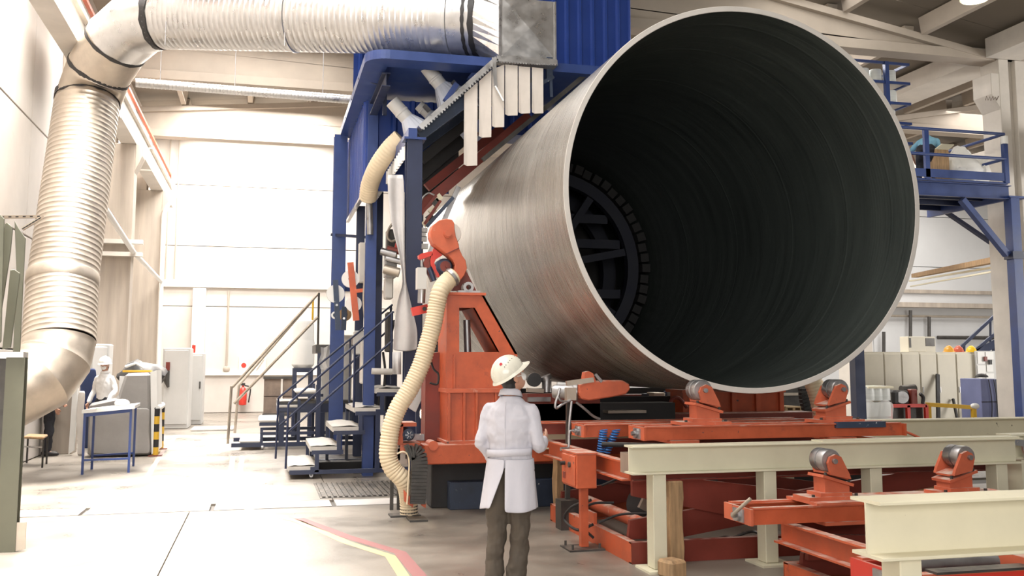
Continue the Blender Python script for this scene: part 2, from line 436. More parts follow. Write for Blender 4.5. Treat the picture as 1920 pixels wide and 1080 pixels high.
line('floor_line', [P(335, 815), P(310, 838), P(270, 905)], .08, M['redoverlit'], 'washed-out red walkway stripe beside the yellow and black barrier')

# left wall: precast panels between columns
wl = thing('wall_left', 'pale precast concrete panel wall with horizontal joints', 'wall', (WL, 20, 0), kind='structure')
colY = [5, 11.5, 18, 24.5, 31]
for y0, y1 in zip(colY, colY[1:] + [36]):
    z = 0
    for zt in (1.95, 3.9, 5.9, 7.95, 10.3):
        obj('panel', MB().bb((WL-.2, y0+.01, z+.012), (WL, y1-.01, zt-.012)), M['wall'], wl, bev=.008)
        z = zt
obj('joint_backing', MB().bb((WL-.3, 5, 0), (WL-.2, 36, 10.3)), M['girder'], wl)
for y, wl_, wu, lab in ((11.5, .88, .42, 'dark board-marked concrete column beside the plate rack'), (20.3, .5, .15, 'narrow pale concrete column behind the silver duct elbow'), (24.5, .88, .42, 'dark board-marked concrete column with pale brackets across it'), (31, .88, .42, 'dark board-marked concrete column farthest back, with the white rainwater pipe')):
    b = MB().bb((WL, y, 0), (WL+wl_, y+.5, 7.0))
    b.bb((WL, y, 7.0), (WL+wu, y+.5, 9.0))
    b.prism([(WL+wl_, y, 6.3), (WL+1.05, y, 6.7), (WL+1.05, y, 7.0), (WL+wl_, y, 7.0)], (0, .5, 0))
    S('concrete_column', b, M['column'], lab, 'column', .01)
# crane runway along the left wall
for (y0, y1, lab) in ((5, 17.9, 'near length of pale crane runway beam on the left wall corbels'), (18.1, 27.7, 'middle length of pale crane runway beam on the left wall corbels'), (27.9, 34.4, 'far length of pale crane runway beam on the left wall corbels')):
    b = MB().ibeam((WL+.72, y0, 7.36), (WL+.72, y1, 7.36), .72, .36, .1, .2)
    S('crane_runway_beam', b, M['paleconc'], lab, 'beam')
S('conductor_rail', MB().bar((WL+.78, 5, 8.12), (WL+.78, 35.3, 8.12), .07, .07), M['orange_dusty'], 'long thin orange conductor rail above the left crane runway', 'rail')
S('trim_1', MB().bar((WL+.72, 5, 7.75), (WL+.72, 34.4, 7.75), .07, .06), M['steel'], 'steel crane rail on top of the left runway beams', 'rail')
# back wall
bw = thing('wall_back', 'tall pale concrete back wall of the hall with panel joints', 'wall', (4, 36, 0), kind='structure')
xe = [-4.2, 4, 11, 18, 25, 32.2]
for i in range(len(xe)-1):
    z = 0
    for zt in (3.75, 5.9, 8.1, 10.9):
        obj('panel', MB().bb((xe[i]+.01, 36, z+.012), (xe[i+1]-.01, 36.2, zt-.012)), M['wall'] if i < 2 else M['wallwhite'], bw, bev=.008)
        z = zt
obj('joint_backing', MB().bb((-4.2, 36.2, 0), (32.2, 36.3, 10.9)), M['girder'], bw)
S('wall_right', MB().bb((32, 4, 0), (32.3, 36.3, 9.5)), M['wallwhite'], 'pale far right wall of the second bay', 'wall')
# roof: pitched panels, purlins, girders
prof = [(-4.3, 9.95), (6.2, 10.95), (16.5, 9.2), (24.2, 10.6), (32.3, 9.2)]
def zroof(x):
    for (a, za), (b_, zb) in zip(prof, prof[1:]):
        if a <= x <= b_: return za + (zb-za)*(x-a)/(b_-a)
    return 9.5
rf = thing('ceiling', 'dark sheeted pitched roof over the factory hall', 'roof', (6, 15, 9.2), kind='structure')
for (a, za), (b_, zb) in zip(prof, prof[1:]):
    y = -8
    while y < 36:
        obj('roof_panel', MB().prism([(a, y, za+.02), (b_, y, zb+.02), (b_, y, zb+.14), (a, y, za+.14)], (0, 1.985, 0)), M['roof'], rf)
        y += 2.0
x = 8.3
pur = None
for x in (-2.6, -.6, 1.4, 3.4, 8.4, 10.4, 12.4, 14.4, 18.5, 20.6, 22.7, 26.0, 28.2, 30.4):
    for (y0, y1) in ((-8, 5.2), (5.4, 11.8), (12.2, 18.4), (18.9, 24.6), (25.3, 31.0), (31.7, 36)):
        z = zroof(x)
        obj('purlin', MB().sect((x, y0, z-.2), (x, y1, z-.2), [(-.07, -.18), (.07, -.18), (.13, .2), (-.13, .2)]), M['girder'], rf)
for k, y in enumerate((18.65, 24.95, 31.35)):
    g = MB()
    for (a, b_, r_) in ((-4, 16.6, 6.2), (16.8, 32.2, 24.2)):
        zb = 8.75
        top = lambda x: zroof(x) - .38
        pts = [(a, zb+.12), (a+.3, zb), (b_-.3, zb), (b_, zb+.12), (b_, top(b_)), (r_, top(r_)), (a, top(a))]
        g.prism([(p[0], y-.11, p[1]) for p in pts], (0, .22, 0))
        g.bb((a, y-.22, zb-.02), (b_, y+.22, zb+.2))
        for x0, x1 in ((a, r_), (r_, b_)):
            g.prism([(x0, y-.24, top(x0)-.16), (x1, y-.24, top(x1)-.16), (x1, y-.24, top(x1)), (x0, y-.24, top(x0))], (0, .48, 0))
    S('roof_girder', g, M['girder'], ['nearest concrete roof girder, seen above the pipe and the blue platform', 'middle concrete roof girder, seen under the overhead duct', 'farthest concrete roof girder, close to the back wall'][k], 'girder', .01)
# right column row with corbels and the crane beam
for k, y in enumerate((18.65, 24.95, 31.35)):
    b = MB().bb((16.33, y-.3, 0), (16.6, y+.3, 8.75)).bb((16.6, y-.18, 0), (16.78, y+.18, 8.75)).bb((16.78, y-.3, 0), (17.08, y+.3, 8.75))
    b.prism([(16.33, y-.3, 7.55), (16.1, y-.3, 7.9), (16.1, y-.3, 8.4), (16.33, y-.3, 8.4)], (0, .6, 0))
    b.prism([(17.08, y-.3, 7.55), (17.3, y-.3, 7.9), (17.3, y-.3, 8.4), (17.08, y-.3, 8.4)], (0, .6, 0))
    cc = S('concrete_column', b, M['paleconc'], ['pale grooved concrete column with corbels behind the blue platform post', 'pale concrete column behind the grooved one', 'last concrete column of the middle row near the back wall'][k], 'column', .01)
    if k == 0:
        zz = [at(u, v, Y=18.34) for u, v in ((1848, 188), (1850, 180), (1853, 188), (1856, 181), (1858, 189), (1862, 180), (1863, 187), (1867, 182), (1869, 188), (1873, 180))]
        obj('scribble', MB().tube([(p.x, 18.345, p.z) for p in zz], .007, 6), M['darkrust'], cc, 'faint handwritten mark')
eb = MB().bb((16.0, 18.95, 8.75), (16.95, 24.6, 9.2)).bb((16.0, 12.3, 8.75), (16.95, 18.35, 9.2))
S('eaves_beam', eb, M['paleconc'], 'pale gutter beam running along the top of the middle columns', 'beam')
cb = MB()
for (y0, y1) in ((12.1, 18.3), (19.0, 24.6), (25.3, 31.0)):
    cb.bb((17.12, y0, 5.95), (17.42, y1, 6.15)).bb((17.12, y0, 6.75), (17.42, y1, 6.95))
    n = 5
    for i in range(n+1):
        yy = y0 + (y1-y0)*i/n
        cb.bb((17.12, max(y0, yy-.22), 6.15), (17.42, min(y1, yy+.22), 6.75))
    cb.bb((17.29, y0, 6.15), (17.37, y1, 6.75))
S('tie_beam', cb, M['paleconc'], 'pale concrete beam with recessed panels beyond the middle columns', 'beam')
# ledge with pipes on the back wall, right of the winding machine
S('trim_2', MB().bb((18, 35.55, 4.12), (32, 36, 4.32)).bb((18, 35.9, 4.75), (32, 36, 4.9)), M['column'], 'dusty concrete ledge on the back wall of the second bay', 'ledge')
S('trim_3', MB().bb((-4, 35.86, 4.42), (9, 36, 4.58)), M['paleconc'], 'pale horizontal rail along the back wall at mid height', 'rail')
S('trim_4', MB().bb((-2.2, 35.9, 1.32), (3.5, 36, 1.42)), M['white'], 'white pipe rail low on the back wall', 'rail')
# ================================================================== THE PIPE
PX, PZ, PR, PRI, PY0, PY1 = 4.78, 3.41, 2.0, 1.944, 8.86, 22.0
def pipe_mat(name, col, dark, rough, metal, amt, coat, fs=38.0, bstr=.25):
    m = bpy.data.materials.new(name); m.use_nodes = True
    nt = m.node_tree; N, L = nt.nodes, nt.links; b = N['Principled BSDF']
    tc = N.new('ShaderNodeTexCoord')
    def noise_(sc, scale, det=3):
        mp = N.new('ShaderNodeMapping'); mp.inputs['Scale'].default_value = sc
        L.new(tc.outputs['Object'], mp.inputs[0])
        n = N.new('ShaderNodeTexNoise'); n.inputs['Scale'].default_value = scale; n.inputs['Detail'].default_value = det
        L.new(mp.outputs[0], n.inputs['Vector']); return n.outputs[0]
    fine = noise_((.3, fs, .3), 1.6, 6)
    broad = noise_((.5, 4.5, .5), 1.3, 4)
    patch = noise_((1, .7, 1), 1.1, 4)
    s = N.new('ShaderNodeMath'); s.operation = 'ADD'; L.new(fine, s.inputs[0]); L.new(broad, s.inputs[1])
    s2 = N.new('ShaderNodeMath'); s2.operation = 'ADD'; L.new(s.outputs[0], s2.inputs[0]); pm = N.new('ShaderNodeMath'); pm.operation = 'MULTIPLY_ADD'; pm.inputs[1].default_value = .25; pm.inputs[2].default_value = .375
    L.new(patch, pm.inputs[0]); L.new(pm.outputs[0], s2.inputs[1])
    r = N.new('ShaderNodeMapRange'); r.inputs[1].default_value = 1.5 - amt; r.inputs[2].default_value = 1.5 + amt
    L.new(s2.outputs[0], r.inputs[0])
    mx = N.new('ShaderNodeMix'); mx.data_type = 'RGBA'; mx.inputs[6].default_value = (*dark, 1); mx.inputs[7].default_value = (*col, 1)
    L.new(r.outputs[0], mx.inputs[0]); L.new(mx.outputs[2], b.inputs['Base Color'])
    rr = N.new('ShaderNodeMapRange'); rr.inputs[1].default_value = .35; rr.inputs[2].default_value = .65
    rr.inputs[3].default_value = rough-.08; rr.inputs[4].default_value = rough+.10
    L.new(fine, rr.inputs[0]); L.new(rr.outputs[0], b.inputs['Roughness'])
    b.inputs['Metallic'].default_value = metal; b.inputs['Coat Weight'].default_value = coat; b.inputs['Coat Roughness'].default_value = .13
    bp = N.new('ShaderNodeBump'); bp.inputs['Strength'].default_value = bstr; bp.inputs['Distance'].default_value = .012
    L.new(s.outputs[0], bp.inputs['Height']); L.new(bp.outputs[0], b.inputs['Normal'])
    try: L.new(bp.outputs[0], b.inputs['Coat Normal'])
    except Exception: pass
    return m
M['pipe_out'] = pipe_mat('wound_pipe_outside', (.40, .375, .335), (.20, .178, .145), .27, .6, .3, .6, 60.0, .3)
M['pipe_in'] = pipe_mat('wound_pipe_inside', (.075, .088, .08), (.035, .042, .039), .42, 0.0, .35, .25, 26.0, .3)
M['pipe_rim'] = mat('cut_pipe_rim', (.60, .565, .52), .7, var=.06, scale=3)
pipe = thing('winding_pipe', 'huge grey fibreglass pipe with open mouth facing the camera', 'pipe', (PX, PY0, PZ-PR))
def ringpts(r, y, n=160): return [V((PX + r*math.cos(2*PI*i/n), y, PZ + r*math.sin(2*PI*i/n))) for i in range(n)]
def tubeface(r, ys_, flip, n=160):
    b = MB(); rows = [ringpts(r, y, n) for y in ys_]
    vs_ = [p for q in rows for p in q]; fs = []
    for j in range(len(rows)-1):
        for i in range(n):
            f = (j*n+i, j*n+(i+1) % n, (j+1)*n+(i+1) % n, (j+1)*n+i)
            fs.append(f if flip else f[::-1])
    return b.add(vs_, fs, True)
yy = [PY0 + (PY1-PY0)*i/12 for i in range(13)]
obj('outer_surface', tubeface(PR, yy, False), M['pipe_out'], pipe)
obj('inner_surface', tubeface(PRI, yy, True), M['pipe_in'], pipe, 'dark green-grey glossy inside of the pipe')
b = MB(); n = 160
a1, a2 = ringpts(PR, PY0, n), ringpts(PRI, PY0, n)
a0, a3 = ringpts(PR-.004, PY0-.004, n), ringpts(PRI+.004, PY0-.004, n)
for p, q in ((a1, a0), (a0, a3), (a3, a2)):
    b.add(p + q, [(i, (i+1) % n, n+(i+1) % n, n+i) for i in range(n)], False)
obj('cut_rim', b, M['pipe_rim'], pipe, 'pale cut edge of the pipe mouth')
for i, yr in enumerate((9.25, 10.1, 11.35, 12.9, 14.6)):
    b = MB(); w_ = .02
    rows = [ringpts(PRI-.0005, yr-w_, 120), ringpts(PRI-.006, yr, 120), ringpts(PRI-.0005, yr+w_, 120)]
    vs_ = [p for q in rows for p in q]
    b.add(vs_, [(j*120+i_, j*120+(i_+1) % 120, (j+1)*120+(i_+1) % 120, (j+1)*120+i_) for j in range(2) for i_ in range(120)], True)
    obj('lap_seam', b, M['pipe_in'], pipe)
# mandrel seen at the depth of the pipe
MY = 16.05
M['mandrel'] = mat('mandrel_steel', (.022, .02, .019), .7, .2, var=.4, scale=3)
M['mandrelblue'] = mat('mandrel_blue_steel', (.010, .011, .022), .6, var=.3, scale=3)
man = thing('winding_mandrel', 'dark ribbed steel mandrel deep inside the pipe', 'mandrel', (PX, MY+2, PZ-PRI))
NS = 60
for i in range(NS):
    a = 2*PI*i/NS; r = 1.80
    R = Matrix.Rotation(-a + PI/2, 3, 'Y')
    c = V((PX + r*math.cos(a), MY + .45 + .04*(i % 3), PZ + r*math.sin(a)))
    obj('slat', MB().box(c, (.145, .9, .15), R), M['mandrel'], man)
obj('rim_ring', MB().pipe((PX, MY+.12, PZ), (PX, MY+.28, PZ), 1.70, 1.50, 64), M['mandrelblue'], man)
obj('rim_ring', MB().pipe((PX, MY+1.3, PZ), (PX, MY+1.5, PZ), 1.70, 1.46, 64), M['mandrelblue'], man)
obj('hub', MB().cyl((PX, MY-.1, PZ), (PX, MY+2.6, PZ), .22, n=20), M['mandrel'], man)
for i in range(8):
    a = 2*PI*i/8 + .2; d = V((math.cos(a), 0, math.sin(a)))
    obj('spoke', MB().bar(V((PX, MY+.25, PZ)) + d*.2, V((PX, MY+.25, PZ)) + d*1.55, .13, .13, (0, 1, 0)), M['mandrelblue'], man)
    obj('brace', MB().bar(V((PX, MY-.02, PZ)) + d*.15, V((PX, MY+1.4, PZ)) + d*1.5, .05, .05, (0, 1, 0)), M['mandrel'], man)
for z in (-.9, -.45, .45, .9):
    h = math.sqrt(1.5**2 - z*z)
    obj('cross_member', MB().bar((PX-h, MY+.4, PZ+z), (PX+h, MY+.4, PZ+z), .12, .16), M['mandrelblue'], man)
obj('end_plate', MB().cyl((PX, MY+1.9, PZ), (PX, MY+1.95, PZ), 1.942, n=128), M['mandrel'], man)  # dark backing disc, widened to stop light leaking past
obj('far_light_block', MB().cyl((PX, PY1-.1, PZ), (PX, PY1-.05, PZ), 1.943, n=128), M['mandrel'], man)  # unseen disc added to keep light out of the far pipe end
# ================================================================== EXHAUST DUCT
du = thing('exhaust_duct', 'big ribbed silver exhaust duct bending from floor to overhead run', 'duct', at(111, 700, Y=15.8))
DR = .515
vt, vb = at(164, 192, Y=17.4), at(111, 640, Y=15.95)
def ribbed(mb, p, q, r, pitch, depth, n=36):
    p, q = V(p), V(q); L_ = (q-p).length; k = max(2, int(L_/pitch)); prof = []
    for i in range(k):
        prof += [(r, L_*i/k), (r, L_*(i+.78)/k), (r+depth, L_*(i+.84)/k), (r+depth, L_*(i+.94)/k)]
    prof.append((r, L_))
    mb.lathe(prof, p, (q-p).normalized(), n, smooth=True, cap=False)
b = MB(); ribbed(b, vt, at(118, 526, Y=16.33), DR, .085, .0035)
obj('vertical_section', b, M['galvdusty'], du)
b = MB(); ribbed(b, at(118, 526, Y=16.33), vb, DR+.004, .085, .0035)
obj('vertical_section', b, M['galvdusty'], du)
d = (vb-vt).normalized(); pj = at(118, 526, Y=16.33)
obj('joint_band', MB().lathe([(DR+.006, -.10), (DR+.018, -.08), (DR+.018, .08), (DR+.006, .10)], pj, d, 36, cap=False), M['galvdusty'], du)
# lower elbow, mitred segments
low = [vb, at(103, 674, Y=15.82), at(78, 708, Y=15.68), at(22, 736, Y=15.5), at(-80, 756, Y=15.2)]
for i in range(len(low)-1):
    b = MB(); lo = low[i]; hi = low[i+1]
    t0 = (low[i+1]-low[i-1]).normalized() if i else (lo-vt).normalized()
    t1 = (low[i+2]-low[i]).normalized() if i+2 < len(low) else (hi-lo).normalized()
    def ring(c, t, r, n=36):
        x = t.cross(V((0, 1, 0))).normalized(); z = x.cross(t)
        return [c + (x*math.cos(2*PI*k/n) + z*math.sin(2*PI*k/n))*r for k in range(n)]
    def between(a, ta, b_, tb, r, k, n=36):
        rows = []
        for j in range(k+1):
            f = j/k
            rows.append(ring(a.lerp(b_, f), ta.lerp(tb, f).normalized(), r + (.008 if j in (0, k) else 0)))
        vs_ = [p for q in rows for p in q]
        return vs_, [(j*n+q, j*n+(q+1) % n, (j+1)*n+(q+1) % n, (j+1)*n+q) for j in range(k) for q in range(n)]
    vs_, fs = between(lo, t0, hi, t1, DR, 8)
    obj('elbow_segment', b.add(vs_, fs, True), M['galvdusty'], du)
# upper elbow
h0, h1 = at(300, 31, Y=15.92), at(822, 37, Y=13.95)
up = [vt, at(186, 133, Y=17.2), at(222, 76, Y=16.75), at(262, 42, Y=16.3), h0]
for i in range(len(up)-1):
    lo, hi = up[i], up[i+1]
    t0 = (up[i+1]-up[i-1]).normalized() if i else (vt-vb).normalized()
    t1 = (up[i+2]-up[i]).normalized() if i+2 < len(up) else (h1-h0).normalized()
    vs_, fs = between(lo, t0, hi, t1, DR+.004, 8)
    obj('elbow_segment', MB().add(vs_, fs, True), M['galvdusty'] if i < 2 else M['galv'], du)
def tape(c, t, r, w_, a0=0, a1=2*PI, name='black_tape'):
    t = V(t).normalized(); x = t.cross(V((0, 1, 0))).normalized(); z = x.cross(t); vs_ = []; n = 40
    for k in range(n+1):
        a = a0 + (a1-a0)*k/n
        for s_ in (-.5, .5): vs_.append(V(c) + (x*math.cos(a)+z*math.sin(a))*r + t*w_*s_*(1+.25*math.sin(k*1.7)))
    obj(name, MB().add(vs_, [(2*k, 2*k+1, 2*k+3, 2*k+2) for k in range(n)], True), M['black'], du, 'dark tape wrapped round a duct joint')
tape(vt + (vt-vb).normalized()*.05, vt-vb, DR+.012, .14)
tape(up[1], up[2]-up[0], DR+.016, .07)
tape(up[2]-(up[2]-up[1])*.1, up[2]-up[1], DR+.016, .06)
tape(h0+(h1-h0)*.0, h1-h0, DR+.012, .10)
b = MB(); ribbed(b, h0, h0.lerp(h1, .5), DR, .085, .003)
obj('horizontal_section', b, M['galv'], du)
b = MB(); ribbed(b, h0.lerp(h1, .5), h1, DR+.004, .085, .003)
obj('horizontal_section', b, M['galv'], du)
obj('joint_band', MB().lathe([(DR+.006, -.03), (DR+.02, -.02), (DR+.02, .02), (DR+.006, .03)], h0.lerp(h1, .5), h1-h0, 36, cap=False), M['galv'], du)
obj('end_sleeve', MB().lathe([(DR+.01, 0), (DR+.01, .18), (DR+.03, .19), (DR+.03, .24), (DR+.01, .25), (DR+.01, .62)], h1, (h1-h0), 36, cap=False), M['galv'], du)
tape(h1 + (h1-h0).normalized()*.62, h1-h0, DR+.02, .08)
tape(h1 + (h1-h0).normalized()*.5, h1-h0, DR+.02, .05, PI*.9, PI*1.9)
# transition and box
bxl, bxr = at(941, 104, Y=13.0), at(1043, 112, Y=13.0)
bt = at(941, -6, Y=13.0).z
bx0, bx1, bz0, bz1, by0, by1 = bxl.x, bxr.x, bxl.z - .01, bt, 13.0, 14.1
e = h1 + (h1-h0).normalized()*.6; n = 32; t = (h1-h0).normalized(); x_ = t.cross(V((0, 0, 1))).normalized()
rg = [e + x_*math.cos(2*PI*k/n)*DR + V((0, 0, 1))*math.sin(2*PI*k/n)*DR for k in range(n)]
sq = []
for k in range(n):
    a = 2*PI*k/n; c, s_ = math.cos(a), math.sin(a); q = 1/max(abs(c), abs(s_))
    sq.append(V((bx0-.02, (by0+by1)/2 - c*q*(by1-by0)/2, (bz0+bz1)/2 + s_*q*(bz1-bz0)/2)))
obj('transition', MB().add(rg + sq, [(k, (k+1) % n, n+(k+1) % n, n+k) for k in range(n)], False), M['galv'], du)
b = MB()
for (A, B_, C_, D_, nr) in (((bx0, by0, bz0), (bx1, by0, bz0), (bx1, by0, bz1), (bx0, by0, bz1), (0, -1, 0)), ((bx0, by1, bz0), (bx0, by0, bz0), (bx0, by0, bz1), (bx0, by1, bz1), (-1, 0, 0)), ((bx1, by0, bz0), (bx1, by1, bz0), (bx1, by1, bz1), (bx1, by0, bz1), (1, 0, 0)), ((bx0, by1, bz0), (bx1, by1, bz0), (bx1, by0, bz0), (bx0, by0, bz0), (0, 0, -1))):
    P4 = [V(q) for q in (A, B_, C_, D_)]; c = sum(P4, V((0, 0, 0)))/4 + V(nr)*.025
    b.add(P4 + [c], [(0, 1, 4), (1, 2, 4), (2, 3, 4), (3, 0, 4)])
obj('plenum_box', b, M['galv'], du, 'cross-creased square silver box at the end of the duct')
b = MB()
for x in (bx0, bx1): b.angle((x-.0, by0-.012, bz0), (x, by0-.012, bz1), .03)
b.bar((bx0, by0-.01, bz0), (bx1, by0-.01, bz0), .03, .03)
obj('box_flange', b, M['galv'], du)
obj('seam_strip', MB().bar((bx0-.03, by0-.01, bz0-.05), (bx0-.03, by0-.01, bz1), .035, .03), M['steel'], du)
for u in (958, 985, 1010):
    p = at(u, 118, Y=13.3)
    obj('collar', MB().cyl((p.x, 13.3, bz0-.1), (p.x, 13.3, bz0+.02), .09, n=16), M['galvdusty'], du)
# hanger wires
for (u, v, Y_) in ((312, 20, 15.85), (535, 20, 15.1)):
    p = at(u, v, Y=Y_-.5)
    obj('hanger_wire', MB().tube([(p.x, p.y, p.z-.55), (p.x, p.y, 9.8)], .008, 6), M['steel'], du)
# thin spiral duct behind
sd = thing('spiral_pipe', 'thin pale spiral duct hanging on wires below the roof', 'duct', at(265, 156, Y=20))
b = MB(); ribbed(b, at(255, 155, Y=20), at(700, 190, Y=20), .09, .07, .006, 16)
obj('pipe_run', b, M['galv'], sd)
for u in (300, 440, 605):
    v = 156 + (u-265)*.078; p = at(u, v, Y=20)
    obj('hanger_wire', MB().tube([p, (p.x, p.y, 9.9)], .008, 6), M['steel'], sd)

# ================================================================== BLUE ENCLOSURE
en = thing('machine_enclosure', 'tall blue corrugated steel enclosure around the winding machine', 'enclosure', (3, 16, 0))
FX0, FX1, FY0, FY1, FZ = 1.28, 4.7, 13.1, 18.0, 5.93
# roof fascia with rounded corner: outline (plan) swept
plan = [(FX1+1.6, FY0)] + [(FX0+.32 + .32*math.cos(a), FY0+.32 + .32*math.sin(a)) for a in [-PI/2 - PI/2*i/8 for i in range(9)]] + [(FX0, FY1)]
b = MB(); n = len(plan)
inner = [(FX1+1.6, FY0+.32)] + [(FX0+.32, FY0+.32)]*9 + [(FX0+.32, FY1)]
vs_ = [(x, y, FZ) for x, y in plan] + [(x, y, FZ+.13) for x, y in plan] + [(x, y, FZ-.02) for x, y in inner] + [(x, y, FZ+.13) for x, y in inner]
for i in range(n-1):
    b.add([vs_[i], vs_[i+1], vs_[n+i+1], vs_[n+i]], [(0, 1, 2, 3)], True)
    b.add([vs_[i], vs_[i+1], vs_[2*n+i+1], vs_[2*n+i]], [(3, 2, 1, 0)])
    b.add([vs_[n+i], vs_[n+i+1], vs_[3*n+i+1], vs_[3*n+i]], [(0, 1, 2, 3)])
obj('roof_fascia', b, M['blue'], en)
for y in (14.3, 15.5, 16.7):
    obj('fascia_joint', MB().bar((FX0-.005, y, FZ+.05), (FX0+.3, y, FZ-.02), .03, .04), M['bluepost'], en)
obj('roof_sheet', MB().bb((FX0+.3, FY0+.3, FZ+.06), (FX1+1.6, FY1, FZ+.1)), M['blue'], en)
SX = 1.5
b = MB().corr((SX, 15.3, 4.45), (0, 1, 0), (0, 0, 1.5), 3.3, .22, .035, (-1, 0, 0))
obj('side_sheet', b, M['bluesheet'], en, solid=.004)
b = MB().corr((SX, 15.3, 4.45), (1, 0, 0), (0, 0, 1.5), 1.35, .3, .04, (0, -1, 0)).corr((SX+1.35, 15.3, 5.5), (1, 0, 0), (0, 0, .45), 3.4, .3, .04, (0, -1, 0))
obj('front_sheet', b, M['bluesheet'], en, solid=.004)
b = MB().corr((1.3, 15.5, 6.06), (1, 0, 0), (0, 0, 3.1), at(1182, 60, Y=15.5).x-1.3, .235, .045, (0, -1, 0))
obj('tower_sheet', b, M['bluesheet'], en, solid=.004)
tx = at(1182, 60, Y=15.5).x
obj('tower_sheet', MB().corr((tx, 15.5, 6.06), (0, 1, 0), (0, 0, 3.1), 3, .235, .045, (1, 0, 0)), M['bluesheet'], en, solid=.004)
obj('sill_channel', MB().bar((SX, 15.3, 4.43), (SX, 18.6, 4.43), .06, .05), M['galv'], en)
def post(p, h, s=.2, m='bluepost', name='post', par=en, z0=0):
    return obj(name, MB().ibeam((p[0], p[1], z0), (p[0], p[1], h), s, s, .014, .012, up=(0, 1, 0)), M[m], par)
post((1.60, 15.25), 5.95, .16, 'blue')
post((1.30, 18.0), 5.95, .24, 'blue')
post((2.0, 18.1), 5.2, .22)
post((1.62, 17.2), 4.5, .14)
post((7.3, 15.6), 6.0, .2)
obj('eave_beam', MB().ibeam(at(713, 138, Y=14.5), at(905, 152, Y=14.5), .26, .14), M['blue'], en)
p = at(722, 150, Y=14.5)
obj('hanger', MB().bar((p.x, 14.5, p.z), (p.x, 14.5, p.z-.55), .06, .06, (0, 1, 0)), M['bluepost'], en)
obj('eave_beam', MB().ibeam((1.6, 13.5, 5.75), (1.6, 18, 5.75), .2, .12), M['bluepost'], en)
obj('tie_rail', MB().bar(at(622, 440, Y=18), at(690, 445, Y=17.2), .05, .05), M['bluepost'], en)
obj('cross_rail', MB().bar((1.3, 18.0, 3.1), (2.0, 18.1, 3.1), .08, .12), M['blue'], en)

# ================================================================== EXTRACTION HOOD
ho = thing('extraction_hood', 'sloping blue steel extraction hood over the pipe with hanging strips', 'hood', (2.9, 13, 0))
hy = 13.0
A0 = at(772, 262, Y=hy); A1 = at(925, 118, Y=hy); A2 = at(1037, 124, Y=hy)
obj('post', MB().ibeam((A0.x+.03, hy, 0), (A0.x+.03, hy, A0.z), .21, .21, .014, .012, up=(0, 1, 0)), M['bluepost'], ho)
obj('post_cap', MB().bb((A0.x-.12, hy-.14, A0.z-.02), (A0.x+.18, hy+.14, A0.z+.01)), M['blue'], ho)
Aq = at(783, 246, Y=hy)
obj('slope_beam', MB().chan(Aq + V((.02, 0, -.06)), A1 + V((.0, 0, -.26)), .17, .09, .012, up=(-.7, 0, .7)), M['bluegrey'], ho)
b = MB(); d = (A1-Aq).normalized(); nn = V((-d.z, 0, d.x))
b.bar(Aq + V((0, -.12, 0)), A1 + V((0, -.12, 0)), .2, .07, nn)
obj('perforated_edge', b, M['galv'], ho)
for i in range(30):
    p = Aq.lerp(A1, (i+.5)/30) - nn*.045 + V((0, -.225, 0))
    obj('hole_tab', MB().box(p, (.022, .012, .028)), M['galv'], ho)
b = MB().bar(A1 + V((0, -.12, 0)), A2 + V((0, -.12, -.02)), .2, .08)
obj('perforated_edge', b, M['galv'], ho)
for i in range(22):
    p = A1.lerp(A2, (i+.5)/22) + V((0, -.225, -.055))
    obj('hole_tab', MB().box(p, (.026, .012, .02)), M['steel'], ho)
# strips of stiff fibre sheet hanging from the edge
for (u0, u1, v0a, v0b, v1) in ((870, 896, 182, 160, 310), (898, 922, 158, 137, 257), (922.6, 946, 136, 127, 238), (947, 971, 127, 129, 216), (972, 994.6, 130, 132, 212), (997, 1019, 132, 134, 212)):
    yk = hy - .16
    q = [at(u0, v0a-6, Y=yk), at(u1, v0b-6, Y=yk), at(u1-1, v1, Y=yk), at(u0-1, v1, Y=yk)]
    x0, x1 = q[0].x + .004, q[1].x - .004
    b = MB().prism([(x0, yk, q[0].z), (x1, yk, q[1].z), (x1, yk, q[2].z), (x0+.25*(x1-x0), yk+.01, q[2].z-.012), (x0, yk, q[2].z+.004)], (0, .012, 0))
    obj('strip', b, M['strip'], ho)
b = MB(); q = [at(926, 108, Y=hy-.25), at(929, 162, Y=hy-.25), at(944, 190, Y=hy-.28)]
b.bar(q[0], q[1], .055, .02).bar(q[1], q[2], .055, .02)
obj('bent_bar', b, M['galv'], ho)
q = at(1030, 150, Y=hy)
b = MB().bar((q.x, hy, q.z+.33), (q.x, hy, q.z), .09, .05).bar((q.x+.06, hy, q.z+.05), (q.x-.18, hy, q.z-.1), .06, .05).bar((q.x+.02, hy, q.z+.05), (q.x+.03, hy, q.z-.25), .04, .03)
obj('end_bracket', b, M['bluegrey'], ho)
# hood skin: sloping sheet, flat top, side beams running back
b = MB().prism([Aq+nn*.03, A1+nn*.03, A2+V((0, 0, .05)), A2+V((0, 0, .02)), A1+nn*-.0, Aq+nn*.0], (0, 2.3, 0))
obj('hood_skin', b, M['bluepost'], ho)
obj('side_beam', MB().bar((A0.x, hy-.1, A0.z+.06), (A0.x-.02, 18.0, A0.z+.1), .12, .16), M['blue'], ho)
obj('side_slats', MB().corr((A0.x-.05, hy+.3, A0.z-.22), (0, 1, 0), (0, 0, .2), 4.2, .2, .03, (-1, 0, 0)), M['white'], ho, solid=.004)
for y in (14.2, 15.6):
    obj('rafter', MB().chan(V((Aq.x+.02, y, Aq.z-.1)), V((A1.x, y, A1.z-.3)), .15, .08, .012, up=(-.7, 0, .7)), M['bluegrey'], ho)
obj('rafter', MB().bar(at(868, 182, Y=13.4), at(812, 258, Y=14.6), .08, .1), M['bluegrey'], ho)
